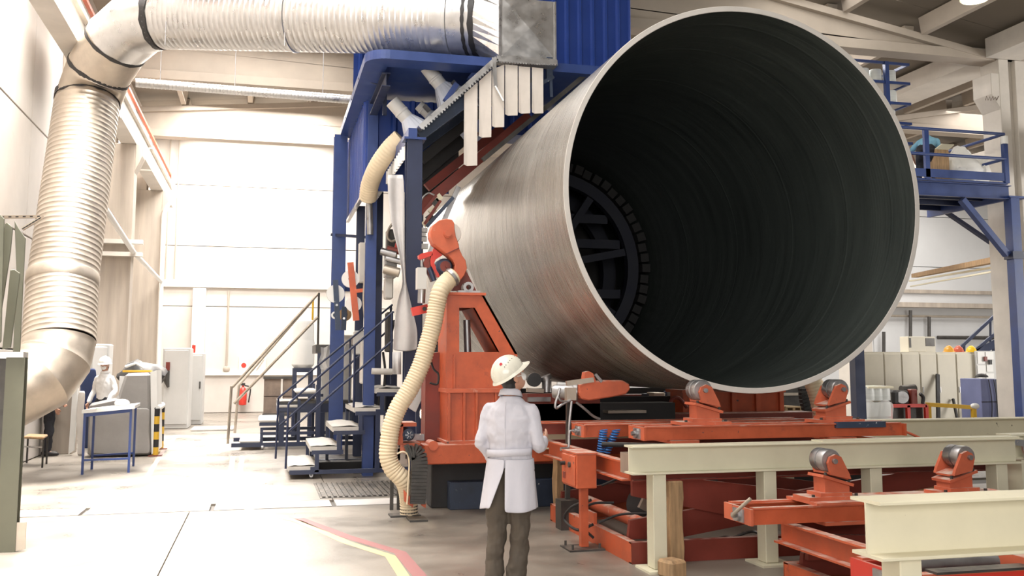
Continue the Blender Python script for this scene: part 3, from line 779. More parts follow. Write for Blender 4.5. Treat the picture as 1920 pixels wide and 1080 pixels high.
# funnel nozzles
def nozzle(c0, c1, c2, Y_, r, wb):
    p0, p1, p2 = at(*c0, Y=Y_), at(*c1, Y=Y_), at(*c2, Y=Y_)
    t = (p0-p1).normalized(); x = V((0, 1, 0)); z = x.cross(t)
    n = 20; b = MB()
    rg = [p1 + (x*math.cos(2*PI*k/n) + z*math.sin(2*PI*k/n))*r for k in range(n)]
    sq = []
    for k in range(n):
        a = 2*PI*k/n; c, s_ = math.cos(a), math.sin(a); q = 1/max(abs(c), abs(s_))
        sq.append(p2 + x*c*q*.26 + d*s_*q*wb)
    b.add(rg+sq, [(k, (k+1) % n, n+(k+1) % n, n+k) for k in range(n)])
    f = obj('funnel', b, M['whiteblue'], ho)
    obj('stub', MB().lathe([(r, 0), (r, .1), (r+.008, .11), (r+.008, .13), (r, .14), (r, (p0-p1).length), (r-.01, (p0-p1).length)], p1, t, 20), M['cab'], ho)
M['whiteblue'] = mat('pale_blue_grey_paint', (.50, .53, .60), .45, var=.06)
nozzle((797, 122), (826, 160), (855, 200), 13.75, .105, .30)
nozzle((735, 190), (763, 222), (790, 262), 13.9, .105, .26)
nozzle((785, 197), (803, 214), (830, 240), 14.9, .085, .26)
for (u, v) in ((853, 158), (800, 203), (904, 117)):
    p = at(u, v, Y=13.5)
    obj('lug', MB().box(p, (.05, .08, .11), Matrix.Rotation(-PI/4, 3, 'Y')), M['black'], ho)
obj('slope_tube', MB().bar(at(835, 190, Y=13.45), at(856, 158, Y=13.45), .1, .08), M['blue'], ho)
obj('slope_tube', MB().bar(at(880, 150, Y=13.45), at(906, 118, Y=13.45), .1, .08), M['blue'], ho)
pts = cr([at(752, 258, Y=14.2), at(730, 280, Y=14.3), at(708, 312, Y=14.5), at(694, 345, Y=14.8), at(690, 372, Y=15.0)], 8)
def corrug(pts, r, pitch, depth, n=16, par=None, m='hose', name='hose'):
    # resample and ripple
    pts = [V(p) for p in pts]; L_ = [0]
    for a, b_ in zip(pts, pts[1:]): L_.append(L_[-1] + (b_-a).length)
    out, rr = [], []; s_ = 0; i = 0; step = pitch/4; k = 0
    while s_ <= L_[-1]:
        while i < len(pts)-2 and L_[i+1] < s_: i += 1
        f = (s_-L_[i])/max(1e-6, L_[i+1]-L_[i])
        out.append(pts[i].lerp(pts[i+1], f)); rr.append(r + depth*(0, .7, 1, .7)[k % 4]); s_ += step; k += 1
    return MB().tube(out, rr, n)
obj('suction_hose', corrug(pts, .135, .05, .006), M['hose'], ho)
obj('down_pipe', MB().cyl(at(692, 372, Y=15.1), at(694, 440, Y=15.1), .05), M['steel'], ho)
# hanging cloth beside the post
g = []
prof_ = [(325, 726, 757), (390, 728, 759), (440, 738, 759), (473, 748, 759), (500, 752, 760), (530, 756, 761), (545, 751, 765), (562, 745, 769), (600, 740, 778), (617, 739, 783), (642, 737, 783), (656, 736, 782)]
for v, u0, u1 in prof_:
    r_ = []
    for i in range(13):
        f = i/12; r_.append(at(u0 + (u1-u0)*f, v + (7*f*(1-f)*2 if v > 650 else 0), Y=12.82 + .03*math.sin(f*8 + v*.01) + .015*math.sin(v*.05)))
    g.append(r_)
obj('dust_curtain', MB().sheet(g), M['cloth'], None, 'grey dusty cloth hanging beside the front blue hood post', 'cloth', sub=1, solid=.006)
g = [[at(u, v, Y=12.8+.03*math.sin(i*2)) for i, u in enumerate((736, 741, 746, 752))] for v in (660, 680, 702)]
obj('dust_curtain', MB().sheet(g), M['cloth'], None, 'narrow grey cloth end hanging lowest beside the blue hood post', 'cloth', solid=.006)

# red winding gantry under the hood, fibre heads
ga = thing('winding_gantry', 'red steel gantry following the pipe under the hood', 'gantry', (3, 14.2, 0))
for (a, b_, Y_, s, m) in (((786, 392), (992, 218), 14.0, .12, 'redox'), ((800, 352), (940, 240), 14.6, .10, 'redox'), ((786, 330), (866, 262), 15.0, .16, 'black'), ((905, 300), (1100, 138), 13.25, .05, 'darksteel'), ((790, 300), (905, 205), 14.4, .12, 'black')):  # upper beams painted black for the shade under the hood
    obj('arch_beam', MB().bar(at(*a, Y=Y_), at(*b_, Y=Y_), s, s*1.3, (-.7, 0, .7)), M[m], ga)
obj('arch_shade_plate', MB().prism([at(790, 300, Y=15.1), at(860, 260, Y=15.1), at(860, 330, Y=15.1), at(790, 385, Y=15.1)], (0, .05, 0)), M['black'], ga)  # black plate stands in for the dark space under the hood
obj('cross_tie', MB().bar(at(872, 275, Y=14.0), at(896, 250, Y=14.3), .03, .05), M['redox'], ga)
obj('column', MB().bb((2.05, 14.1, 0), (2.25, 14.4, at(790, 385, Y=14.1).z)), M['bluepost'], ga)
obj('air_line', MB().tube(cr([at(788, 390, Y=13.7), at(792, 372, Y=13.7), at(803, 362, Y=13.7), at(815, 366, Y=13.7)]), .014), M['steel'], ga)
fh = thing('fibre_feed_head', 'row of small cream fibre feed blocks beside the pipe', 'feed head', at(805, 450, Y=13.4))
for i, (u, v) in enumerate(((822, 371), (818, 380), (811, 396), (806, 408), (799, 418))):
    p = at(u, v, Y=13.5)
    obj('guide_block', MB().box(p, (.10, .05, .09), Matrix.Rotation(-.7, 3, 'Y')), M['cream'] if i % 2 == 0 else M['darksteel'], fh)
for (u, v, u2, v2) in ((790, 402, 818, 366), (796, 420, 826, 376)):
    obj('guide_rail', MB().bar(at(u, v, Y=13.45), at(u2, v2, Y=13.45), .025, .04), M['redox'], fh)
for (u, v) in ((795, 432), (794, 448), (796, 462), (792, 440)):
    obj('valve_block', MB().box(at(u, v, Y=13.4), (.09, .07, .07)), M['cab'], fh)
obj('guide_bar', MB().bar(at(786, 520, Y=13.5), at(860, 350, Y=13.5), .03, .07), M['steel'], fh)
obj('guide_bar', MB().bar(at(800, 425, Y=13.3), at(850, 370, Y=13.3), .03, .05), M['bluegrey'], fh)
# ================================================================== ORANGE GRINDER STAND
SY = 11.0
q = lambda u, v, Y=SY: at(u, v, Y=Y)
st = thing('grinder_stand', 'orange welded A-frame stand with a slanted window beside the pipe', 'stand', (2.3, 11.3, 0))
O = [q(838, 553), q(907, 553), q(970, 664), q(970, 733), q(838, 733)]
Wn = [q(861, 577), q(887, 577), q(933, 660), q(861, 660)]
# front plate with window: strips between outline and window
def plate(Y0, th):
    s = MB(); dy = V((0, Y0-SY, 0)); o = [p+dy for p in O]; w_ = [p+dy for p in Wn]
    for poly in ([o[0], V((w_[0].x, Y0, o[0].z)), w_[0], w_[3], V((w_[3].x, Y0, w_[3].z)), V((o[0].x, Y0, w_[3].z))],
                 [V((w_[0].x, Y0, o[0].z)), o[1], w_[1], w_[0]], [o[1], o[2], w_[2], w_[1]],
                 [V((o[0].x, Y0, w_[3].z)), w_[3], w_[2], o[2], o[3], o[4]]):
        s.prism(poly, (0, th, 0))
    return s
obj('front_plate', plate(SY, .05), M['orange'], st)
obj('rear_plate', plate(SY+.62, .05), M['orange'], st)
b = MB()
b.bb((O[0].x, SY+.05, O[4].z), (O[0].x+.03, SY+.62, O[0].z-.03))
b.prism([O[1], O[2], O[2]+V((-.03, 0, 0)), O[1]+V((-.03, 0, 0))], (0, .62, 0))
b.prism([Wn[1], Wn[2], Wn[2]+V((.02, 0, 0)), Wn[1]+V((.02, 0, 0))], (0, .62, 0))
obj('side_plate', b, M['orange'], st)
obj('top_plate', MB().bb((O[0].x-.05, SY-.04, O[0].z), (O[1].x+.02, SY+.72, O[0].z+.03)), M['orange_dusty'], st)
obj('flange', MB().bb((O[4].x-.02, SY-.06, O[4].z-.02), (O[3].x+.02, SY+.7, O[4].z+.025)), M['orange_dusty'], st)
zb = q(838, 832).z
obj('lower_body', MB().bb((O[4].x, SY, zb), (O[3].x, SY+.66, O[4].z-.02)), M['orange'], st)
for u in (838, 866, 889, 925, 960):
    p = q(u+3, 740); obj('rib', MB().bb((p.x-.012, SY-.05, zb+.03), (p.x+.014, SY, O[4].z-.02)), M['orange'], st)
p = q(851, 665)
obj('rib', MB().bb((p.x-.01, SY-.03, O[4].z), (p.x+.01, SY, p.z-.0)), M['orange'], st)
obj('rear_leg', MB().bb((q(813, 700).x-.02, SY+.45, zb), (q(813, 700).x+.2, SY+.75, q(813, 660).z)), M['redox'], st)
z1, z0 = q(800, 832).z, q(800, 869).z
obj('base_beam', MB().bb((q(792, 850).x, SY-.14, z0), (4.4, SY+.16, z1)), M['redox'] if False else M['orange'], st, bev=.01)
obj('base_beam', MB().bb((q(792, 850).x, SY+.5, z0), (4.4, SY+.8, z1)), M['orange'], st, bev=.01)
obj('lower_flange', MB().bb((O[4].x-.03, SY-.1, z1), (O[3].x+.03, SY+.7, z1+.03)), M['orange_dusty'], st)
obj('slide_rail', MB().bb((q(785, 820).x, SY+.5, z1), (q(838, 820).x, SY+.62, z1+.07)), M['steel'], st)
obj('knuckle', MB().cyl((q(800, 838).x+.05, SY-.16, z1-.01), (q(800, 838).x+.05, SY+.1, z1-.01), .055), M['orange_dusty'], st)
obj('push_rod', MB().cyl(q(875, 600, SY+.5), q(877, 662, SY+.5), .045, n=12), M['steel'], st)
# cable and bracket on the left side
obj('cable', MB().tube(cr([q(806, 665), q(812, 690), q(822, 702), q(820, 720), q(806, 718)]), .012), M['black'], st)
obj('limit_switch', MB().bb(q(811, 660)+V((-.03, -.05, 0)), q(820, 630)+V((0, .03, 0))), M['black'], st)
obj('side_arm', MB().bar(q(772, 585, SY+.3), q(802, 578, SY+.3), .08, .1), M['red'], st)
obj('pad_eye', MB().cyl(q(796, 579, SY+.2), q(796, 579, SY+.4), .025), M['black'], st)
# what carries the stand
S_ = MB().bb((2.17, 11.42, 0), (4.7, 11.6, .32))
obj('ground_rail', S_, M['bluegrey'], label='low blue-grey ground rail plate with chipped paint behind the worker', cat='rail', bev=.006)
obj('ground_beam', MB().bb((1.98, 11.62, 0), (8.0, 12.0, .52)), M['black'], label='black ground beam under the orange stand', cat='beam', bev=.01)

# grinding head on top of the stand
gh = thing('grinding_head', 'dusty orange swing arm head with wheel touching the pipe', 'grinder', (2.15, SY+.2, O[0].z+.03))
cp = lambda x, y: (780+x/6, 400+y/6)
arm = [(165,200),(190,130),(260,75),(340,58),(405,70),(432,110),(435,170),(450,260),(480,340),(490,400),(520,470),(560,530),(575,620),(545,700),(490,765),(430,740),(400,690),(430,640),(440,580),(420,530),(370,470),(300,420),(200,340),(165,260)]
obj('arm_cover', MB().prism([q(*cp(*p)) for p in arm], (0, .22, 0)), M['orange_dusty'], gh, bev=.008)
c = q(*cp(355, 232)); r = .05
obj('boss', MB().cyl(c + V((0, -.035, 0)), c, r, n=20).cyl(c + V((0, -.05, 0)), c + V((0, -.03, 0)), r*.75, n=20), M['orange_dusty'], gh)
a, b_ = q(*cp(335, 460)), q(*cp(482, 392))
obj('cover_seam', MB().bar(a + V((0, -.008, 0)), b_ + V((0, -.008, 0)), .02, .012), M['redox'], gh)
c = q(*cp(372, 235), Y=SY+.36)
obj('grinding_wheel', MB().lathe([(.05, -.07), (.13, -.07), (.138, -.05), (.138, .05), (.13, .07), (.05, .07)], c, (0, 1, 0), 28), M['offwhite'], gh)
c = q(*cp(325, 598), Y=SY+.1)
mo = obj('drive_motor', MB().lathe([(.0, -.02), (.075, -.02), (.085, .0), (.088, .03), (.1, .04), (.1, .35)], c, (0, 1, 0), 24, cap=False), M['bluegrey'], gh)
obj('motor_cap', MB().cyl(c + V((.02, -.05, 0)), c + V((.02, -.02, 0)), .02).cyl(c + V((0, -.028, 0)), c + V((0, -.02, 0)), .062, n=20), M['redox'], mo)
for (pts, m) in (([(160,520),(200,390),(300,470),(220,520),(205,560),(270,710),(240,720),(165,580)], 'red'), ([(30,470),(60,452),(180,425),(190,470),(60,520),(35,505)], 'red'), ([(110,505),(160,480),(150,560),(200,740),(180,770),(120,640),(85,560)], 'redox')):
    obj('link_arm', MB().prism([q(*cp(*p), Y=SY+.14) for p in pts], (0, .1, 0)), M[m], gh)
b = MB().bb(q(*cp(15, 850), Y=SY+.12), q(*cp(120, 610), Y=SY+.12)+V((0, .14, 0))); obj('actuator', b, M['cab'], gh)
obj('actuator_rod', MB().cyl(q(*cp(68, 600), Y=SY+.19), q(*cp(66, 515), Y=SY+.19), .018), M['steel'], gh)
obj('actuator_mount', MB().cyl(q(*cp(60, 1010), Y=SY+.19), q(*cp(66, 850), Y=SY+.19), .045), M['steel'], gh)
obj('blue_cylinder', MB().cyl(q(*cp(150, 610), Y=SY+.1), q(*cp(205, 760), Y=SY+.1), .03), M['bluepost'], gh)
obj('gusset', MB().prism([q(*cp(400, 870), Y=SY+.25), q(*cp(560, 640), Y=SY+.25), q(*cp(680, 870), Y=SY+.25)], (0, .05, 0)), M['redox'], gh)
obj('gusset', MB().prism([q(*cp(570, 620), Y=SY+.32), q(*cp(600, 640), Y=SY+.32), q(*cp(690, 880), Y=SY+.32), q(*cp(640, 880), Y=SY+.32)], (0, .05, 0)), M['offwhite'], gh)
c = q(*cp(588, 832))
obj('pillow_block', MB().pipe(c+V((0, -.02, 0)), c+V((0, .12, 0)), .062, .03, 20).bb((c.x-.12, SY-.02, O[0].z+.03), (c.x+.14, SY+.12, O[0].z+.055)), M['steel'], gh)
# long suction hose
hs = thing('suction_hose', 'cream corrugated suction hose hanging from the grinding head to the floor', 'hose', at(763, 940, Z=0))
HY = SY - .12
hp = cr([q(853, 516, SY), q(840, 526, SY-.02), q(826, 545, HY), q(819, 572, HY), q(813, 605, HY), q(802, 645, HY), q(788, 688, HY), q(768, 730, HY), q(748, 762, HY), q(735, 795, HY), q(729, 830, HY), q(728, 857, HY), q(737, 880, HY), q(751, 894, HY), q(759, 905, HY+.04), at(764, 921, Y=11.02), at(766, 938, Y=11.1), V((at(767, 950, Y=11.12).x, 11.12, 0))], 8)
obj('hose_wall', corrug(hp, .093, .034, .010, 18), M['hose'], hs)
c = hp[4]; obj('hose_clamp', MB().cyl(hp[2], hp[5], .113, n=20), M['steel'], hs)
c = (hp[-1].x, hp[-1].y)
obj('floor_spigot', MB().cyl((c[0], c[1], 0), (c[0], c[1], .12), .1, n=18).bb((c[0]-.22, c[1]-.1, 0), (c[0]+.12, c[1]+.12, .02)), M['darksteel'], hs)
# drag chain
dc = thing('cable_chain', 'black cable drag chain arching down to an orange floor bracket', 'cable chain', at(778, 945, Z=0))
dy0 = 10.76
D = lambda u, v: at(u, v, Y=dy0)
pts = [D(763, 850), D(775, 846), D(784, 853), D(786, 870), D(785, 890), D(784, 910), D(783, 930), D(782, 944)]
pp = cr(pts, 3)
for i in range(len(pp)-1):
    b = MB(); m_ = (pp[i]+pp[i+1])/2; dd = (pp[i+1]-pp[i])
    b.bar(pp[i]+V((0, -.0, 0))+dd*.04, pp[i+1]-dd*.04, .12, .17, (0, 1, 0) if False else (1, 0, 0))
    obj('link', b, M['chain'], dc)
obj('cable', MB().tube([p + V((-.115, -.03, 0)) for p in pp], .010), M['hose'], dc)
obj('floor_bracket', MB().prism([D(757, 918), D(776, 940), D(774, 952), D(758, 940)], (0, .03, 0)).prism([D(792, 930), D(799, 945), D(798, 953), D(790, 948)], (0, .03, 0)), M['orange_dusty'], dc)
obj('base_plate', MB().bb((D(770, 950).x-.02, dy0-.1, 0), (D(800, 950).x, dy0+.2, .02)), M['darksteel'], dc)
# small motor unit and white cabinets beside the hose
mu = thing('motor_unit', 'small orange housed motor beside the corrugated hose', 'motor', at(765, 870, Z=0))
mu.location = (1.72, SY+.1, .55)
Q = lambda u, v: at(u, v, Y=SY-.05)
obj('housing', MB().bb((Q(747, 800).x, SY-.05, Q(747, 835).z), (Q(756, 800).x, SY+.3, Q(747, 795).z)).bb((Q(747, 800).x, SY-.05, Q(747, 800).z), (Q(781, 800).x, SY+.3, Q(747, 793).z)).bb((Q(755, 830).x, SY-.05, Q(747, 838).z), (Q(788, 800).x, SY+.3, Q(747, 831).z)), M['orange_dusty'], mu)
c = Q(766, 815); obj('motor', MB().lathe([(.0, -.05), (.05, -.05), (.055, -.03), (.068, -.02), (.068, .3)], c, (0, 1, 0), 20, cap=False), M['bluegrey'], mu)
for i in range(6):
    a = i*PI/3; obj('cooling_vane', MB().bar(c+V((.012*math.cos(a), -.058, .012*math.sin(a))), c+V((.045*math.cos(a), -.055, .045*math.sin(a))), .008, .006, (0, 1, 0)), M['steel'], mu)
obj('foot', MB().bb((Q(757, 840).x, SY-.05, Q(757, 850).z), (Q(790, 840).x, SY+.25, Q(747, 838).z)), M['orange_dusty'], mu)
for (u0, u1, v0, v1, lab) in ((738, 748, 808, 868, 'narrow white control cabinet half hidden by the corrugated hose'), (751, 761, 835, 875, 'narrow white control cabinet behind the black cable chain')):
    y = SY+.35; a, b_ = at(u0-8, v0, Y=y), at(u1+4, v1, Y=y)
    k = thing('control_cabinet', lab, 'cabinet', (a.x, y, 0))
    obj('body', MB().bb((a.x, y, b_.z), (b_.x, y+.3, a.z)), M['cab'], k, bev=.005)
    obj('leg', MB().bb((a.x+.05, y+.24, 0), (a.x+.09, y+.28, b_.z)), M['darksteel'], k)
    obj('door', MB().bb((a.x+.01, y-.015, b_.z+.03), (b_.x-.01, y, a.z-.03)), M['cab'], k, bev=.004)
    obj('latch', MB().bb((b_.x-.035, y-.03, a.z*.8), (b_.x-.02, y-.015, a.z*.86)), M['darksteel'], k)
ip = thing('instrument_box', 'tilted pale grey instrument box behind the corrugated hose', 'box', at(780, 770, Y=11.9))
b = MB().prism([at(759, 760, Y=11.9), at(783, 706, Y=11.9), at(806, 716, Y=11.9), at(780, 773, Y=11.9)], (0, .12, 0)); obj('case', b, M['cab'], ip, bev=.006)
obj('arm', MB().bar(at(782, 740, Y=11.95), (at(786, 800, Y=11.95).x, 11.95, .5), .05, .05), M['bluepost'], ip)
# work lamp shining under the machine
wlp = thing('work_lamp', 'bright round work lamp glowing under the winding machine', 'lamp', at(800, 800, Y=13.0))
c = at(799, 776, Y=13.0)
obj('lens', MB().ell(c, (.09, .05, .09)), M['bulb'], wlp)
obj('shell', MB().lathe([(.10, .0), (.09, .1), (.04, .16)], c + V((0, .02, 0)), (0, 1, 0), 16), M['darksteel'], wlp)
obj('stem', MB().cyl((c.x, 13.1, 0), (c.x, 13.1, c.z), .02), M['darksteel'], wlp)
# bed of the winding machine below the pipe, also blocking the bright floor behind
bed = thing('machine_bed', 'dark red welded bed of the winding machine under the pipe', 'machine bed', (4.6, 13.5, 0))
obj('bed_beam', MB().bb((2.3, 12.1, .5), (7.4, 12.4, 1.05)), M['redox'], bed, bev=.01)
obj('bed_beam', MB().bb((2.3, 15.4, .3), (7.4, 15.7, 1.2)), M['redox'], bed, bev=.01)
for x in (2.5, 4.0, 5.6, 7.1):
    obj('bed_rib', MB().bb((x, 12.4, .2), (x+.2, 15.4, .95)), M['redox'], bed)
    obj('foot', MB().bb((x-.05, 12.1, 0), (x+.25, 12.5, .5)), M['darksteel'], bed)
    obj('foot', MB().bb((x-.05, 15.4, 0), (x+.25, 15.7, .3)), M['darksteel'], bed)
obj('belt_guard', MB().bb((3.0, 13.0, .95), (6.5, 13.1, 1.25)), M['black'], bed)
obj('skirt', MB().bb((2.3, 15.8, 0), (7.4, 15.86, 1.3)), M['black'], bed)  # black sheet added to hide the bright floor under the pipe
a, b_ = at(1290, 737, Y=12.3), at(1474, 776, Y=12.3)
rs = thing('rear_support', 'ribbed orange support block behind the rollers under the pipe', 'support', (a.x+.5, 12.3, 0))
obj('body', MB().bb((a.x, 12.46, .5), (b_.x, 12.9, a.z)), M['orange'], rs)
for i in range(5):
    x = a.x + (b_.x-a.x)*i/4; obj('rib', MB().bb((x-.03, 12.4, .5), (x+.03, 12.46, a.z)), M['orange'], rs)
obj('top_flange', MB().bb((a.x-.05, 12.38, a.z), (b_.x+.05, 12.95, a.z+.04)), M['orange_dusty'], rs)
obj('foot', MB().bb((a.x+.1, 12.42, 0), (b_.x-.1, 12.9, .5)), M['redox'], rs)
# hose and black chain on the right side of the pipe
h2 = thing('suction_hose', 'cream corrugated hose standing right of the pipe mouth', 'hose', at(1545, 790, Y=12.5))
pts = cr([at(1518, 700, Y=12.5), at(1530, 730, Y=12.5), at(1537, 755, Y=12.5), at(1542, 785, Y=12.5), (at(1545, 800, Y=12.5).x, 12.5, .0)], 8)
obj('hose_wall', corrug(pts, .125, .05, .01, 18), M['hose'], h2)
obj('guard_hoop', MB().tube(cr([at(1256, 782, Y=12.0), at(1258, 752, Y=12.0), at(1272, 746, Y=12.0), at(1288, 764, Y=12.0)]), .025), M['redox'], bed)
for (u0, v0, u1, v1, Y_, m) in ((1216, 762, 1250, 738, 14.5, 'bluegrey'), (1258, 760, 1292, 734, 14.5, 'blue'), (1226, 747, 1247, 736, 14.3, 'galvdusty'), (1265, 748, 1271, 734, 14.3, 'offwhite')):
    a, b_ = at(u0, v0, Y=Y_), at(u1, v1, Y=Y_)
    obj('service_box', MB().bb((a.x, Y_, a.z), (b_.x, Y_+.3, b_.z)), M[m], bed, bev=.01)
# pallet and black hose ladder right of the support block
wp = thing('wooden_pallet', 'small light timber pallet in the gap right of the ribbed support', 'pallet', at(1492, 776, Y=15.0))
a, b_ = at(1474, 780, Y=15.0), at(1506, 762, Y=15.0)
for z in (0, .5, 1): obj('board', MB().bb((a.x, 15.0, a.z + (b_.z-a.z)*z*.86), (b_.x, 15.8, a.z + (b_.z-a.z)*(z*.86+.14))), M['timberpale'], wp)
for x in (0, .5, 1): obj('block', MB().bb((a.x+(b_.x-a.x)*x*.86, 15.02, a.z), (a.x+(b_.x-a.x)*(x*.86+.14), 15.78, b_.z)), M['timberpale'], wp)
obj('stack_base', MB().bb((a.x, 15.0, 0), (b_.x+.3, 15.8, a.z)), M['darksteel'], wp)
lk = thing('cable_chain', 'black upright cable chain behind the right suction hose', 'cable chain', at(1515, 790, Y=13.6))
pp_ = [at(1506 + 14*f*f, 728 + 60*f, Y=13.6) for f in [i/9 for i in range(10)]]
for p, q_ in zip(pp_, pp_[1:]): obj('link', MB().bar(p.lerp(q_, .06), q_.lerp(p, .06), .1, .12, (1, 0, 0)), M['black'], lk)
obj('chain_foot', MB().bb((pp_[-1].x-.1, 13.5, 0), (pp_[-1].x+.1, 13.7, pp_[-1].z)), M['darksteel'], lk)
dh = thing('dark_housing', 'dark grey machine housing in the gap behind the small pallet', 'housing', at(1500, 760, Y=17))
a, b_ = at(1440, 790, Y=17.0), at(1535, 722, Y=17.0)
obj('case', MB().bb((a.x, 17.0, 0), (b_.x, 17.8, b_.z)), M['darksteel'], dh, bev=.02)
for f in (.3, .6, .85): obj('shelf_lip', MB().bb((a.x, 16.95, b_.z*f), (b_.x, 17.0, b_.z*f+.05)), M['galvdusty'], dh)
# ================================================================== CREAM RAIL BEAMS
def rail_beam(name, x0, x1, y, ztop, h, w_, posts, m, label, plate=None):
    t = thing(name, label, 'beam', ((x0+x1)/2, y, 0))
    obj('beam', MB().ibeam((x0, y, ztop-h/2), (x1, y, ztop-h/2), h, w_, .016, .012), M[m], t, bev=.003)
    if plate: obj('cover_plate', MB().bb((plate[0], y-w_/2+.01, ztop), (plate[1], y+w_/2-.01, ztop+.012)), M[m], t)
    for x in posts:
        p = obj('post', MB().bb((x-.055, y-.075, .02), (x+.065, y+.075, ztop-h)), M[m], t, bev=.006)
        obj('foot_plate', MB().bb((x-.13, y-.16, 0), (x+.17, y+.16, .018)), M[m], p)
    return t
rail_beam('rail_beam', 2.98, 6.82, 7.72, 1.025, .235, .2, (3.22, 4.24, 5.28, 6.6), 'creamgreen', 'pale green-grey steel beam on posts in front of the pipe mouth', (4.75, 6.8))
rail_beam('rail_beam', 2.80, 7.4, 4.15, 1.06, .27, .24, (2.98, 5.5, 7.1), 'cream', 'cream steel beam nearest the camera with rust-edged top flange')
rail_beam('rail_beam', 2.55, 13.5, 10.95, 1.0, .27, .24, (2.7, 6.3, 9.35, 12.3), 'cream', 'long cream steel beam farthest back, running out behind the pipe to the frame edge')
b = MB(); y = 7.72
rb = thing('rail_beam', 'pale beam end with brackets beyond the middle beam at the frame edge', 'beam', (7.6, 7.9, 0))
obj('beam', MB().ibeam((6.9, 7.95, .92), (9.5, 7.95, .92), .235, .2, .016, .012), M['creamgreen'], rb)
obj('post', MB().bb((7.0, 7.85, 0), (7.14, 8.05, .8)), M['creamgreen'], rb)
obj('bracket', MB().prism([(6.85, 7.8, 1.0), (7.1, 7.8, .98), (7.1, 7.8, .8), (7.0, 7.8, .82), (6.98, 7.8, .93), (6.85, 7.8, .95)], (0, .02, 0)), M['galv'], rb)

# ================================================================== ROLLER CARRIAGES AND FRAMES
def carriage(x, y, z, lean, label, m='orange_dusty', s=1.0, grp='roller carriages on the orange cross frames'):
    # lean = +1: plate falls toward +x, roller leans toward -x
    t = thing('roller_carriage', label, 'roller', (x, y, z), grp)
    def tr(p): return V((x + p[0]*lean*s, y + p[1]*s, z + p[2]*s))
    B = lambda: MB()
    obj('base_plate', B().bb(tr((-.26, -.12, 0)), tr((.20, .12, .028))), M[m], t)
    obj('base_block', B().bb(tr((-.15, -.10, .028)), tr((.12, .10, .055))), M[m], t)
    obj('wedge', B().prism([tr((-.10, -.08, .055)), tr((.11, -.08, .055)), tr((.11, -.08, .105)), tr((-.10, -.08, .165))], (0, .16*s, 0)), M[m], t)
    ang = -.28*lean; R = Matrix.Rotation(-ang, 3, 'Y')
    obj('tilt_plate', B().box(tr((0, 0, .145)), (.27*s, .22*s, .022*s), R), M[m], t)
    obj('tilt_plate', B().box(tr((.01, 0, .178)), (.19*s, .19*s, .016*s), R), M[m], t)
    c = tr((-.045, 0, .295)); 
    r = .088*s
    for y0 in (-.125, .095):
        pl = [tr((-.07, y0, .19)), tr((.10, y0, .155)), tr((.085, y0, .20)), tr((.02, y0, .325)), tr((-.03, y0, .345)), tr((-.075, y0, .325)), tr((-.095, y0, .28))]
        obj('side_bracket', B().prism(pl, (0, .03*s, 0)), M[m], t)
    obj('roller', B().lathe([(.03, -.09*s), (r*.93, -.09*s), (r, -.08*s), (r, -.008*s), (r*.9, -.006*s), (r*.9, .006*s), (r, .008*s), (r, .08*s), (r*.93, .09*s), (.03, .09*s)], c, (0, 1, 0), 24), M['steel'], t)
    obj('axle', B().cyl(c + V((0, -.15*s, 0)), c + V((0, .14*s, 0)), .02*s, n=10), M['steel'], t)
    for px_, py_ in ((-.21, -.09), (.16, -.09)):
        obj('bolt', B().cyl(tr((px_, py_, .028)), tr((px_, py_, .045)), .014*s, n=6, smooth=False), M['darksteel'], t)
    for px_ in (-.1, .1):
        obj('bolt', B().cyl(tr((px_, -.09, .145-px_*.28)), tr((px_, -.09, .18-px_*.28)), .012*s, n=6, smooth=False), M['darksteel'], t)
    return t
def roller_frame(x0, x1, y, z, wid, label, m='orange', crank=True, open_=False):
    t = thing('roller_crossbench', label, 'roller bench', ((x0+x1)/2, y, 0), 'orange roller cross frames')
    h = .115
    for s_ in (-1, 1):
        yy = y + s_*wid/2
        obj('side_rail', MB().chan((x0+.02, yy, z-h/2), (x1, yy, z-h/2), h, .05, .01, side=s_), M[m], t)
        obj('slide_bar', MB().bb((x0+.03, yy-.03, z), (x1-.05, yy+.03, z+.012)), M['orange_dusty'], t)
    obj('end_plate', MB().bb((x0, y-wid/2-.045, z-h), (x0+.02, y+wid/2+.045, z+.004)), M['orange_dusty' if open_ else m], t)
    obj('end_plate', MB().bb((x1-.02, y-wid/2-.045, z-h), (x1, y+wid/2+.045, z)), M[m], t)
    obj('bearing', MB().cyl((x0-.03, y-.03, z-h/2), (x0+.03, y-.03, z-h/2), .045, n=14).bb((x0-.012, y-.11, z-h+.01), (x0, y+.05, z-.01)), M['steel'], t)
    obj('adjusting_screw', MB().cyl((x0-.06, y-.03, z-h/2), (x1-.05, y-.03, z-h/2), .02, n=10), M['steel'], t)
    if crank:
        obj('crank_handle', MB().tube([(x0-.06, y-.03, z-h/2), (x0-.09, y-.03, z-h/2), (x0-.1, y-.035, z-h/2-.03), (x0-.11, y-.05, z-h/2-.17)], .012).cyl((x0-.11, y-.05, z-h/2-.17), (x0-.2, y-.07, z-h/2-.175), .018, n=10), M['steel'], t)
    return t
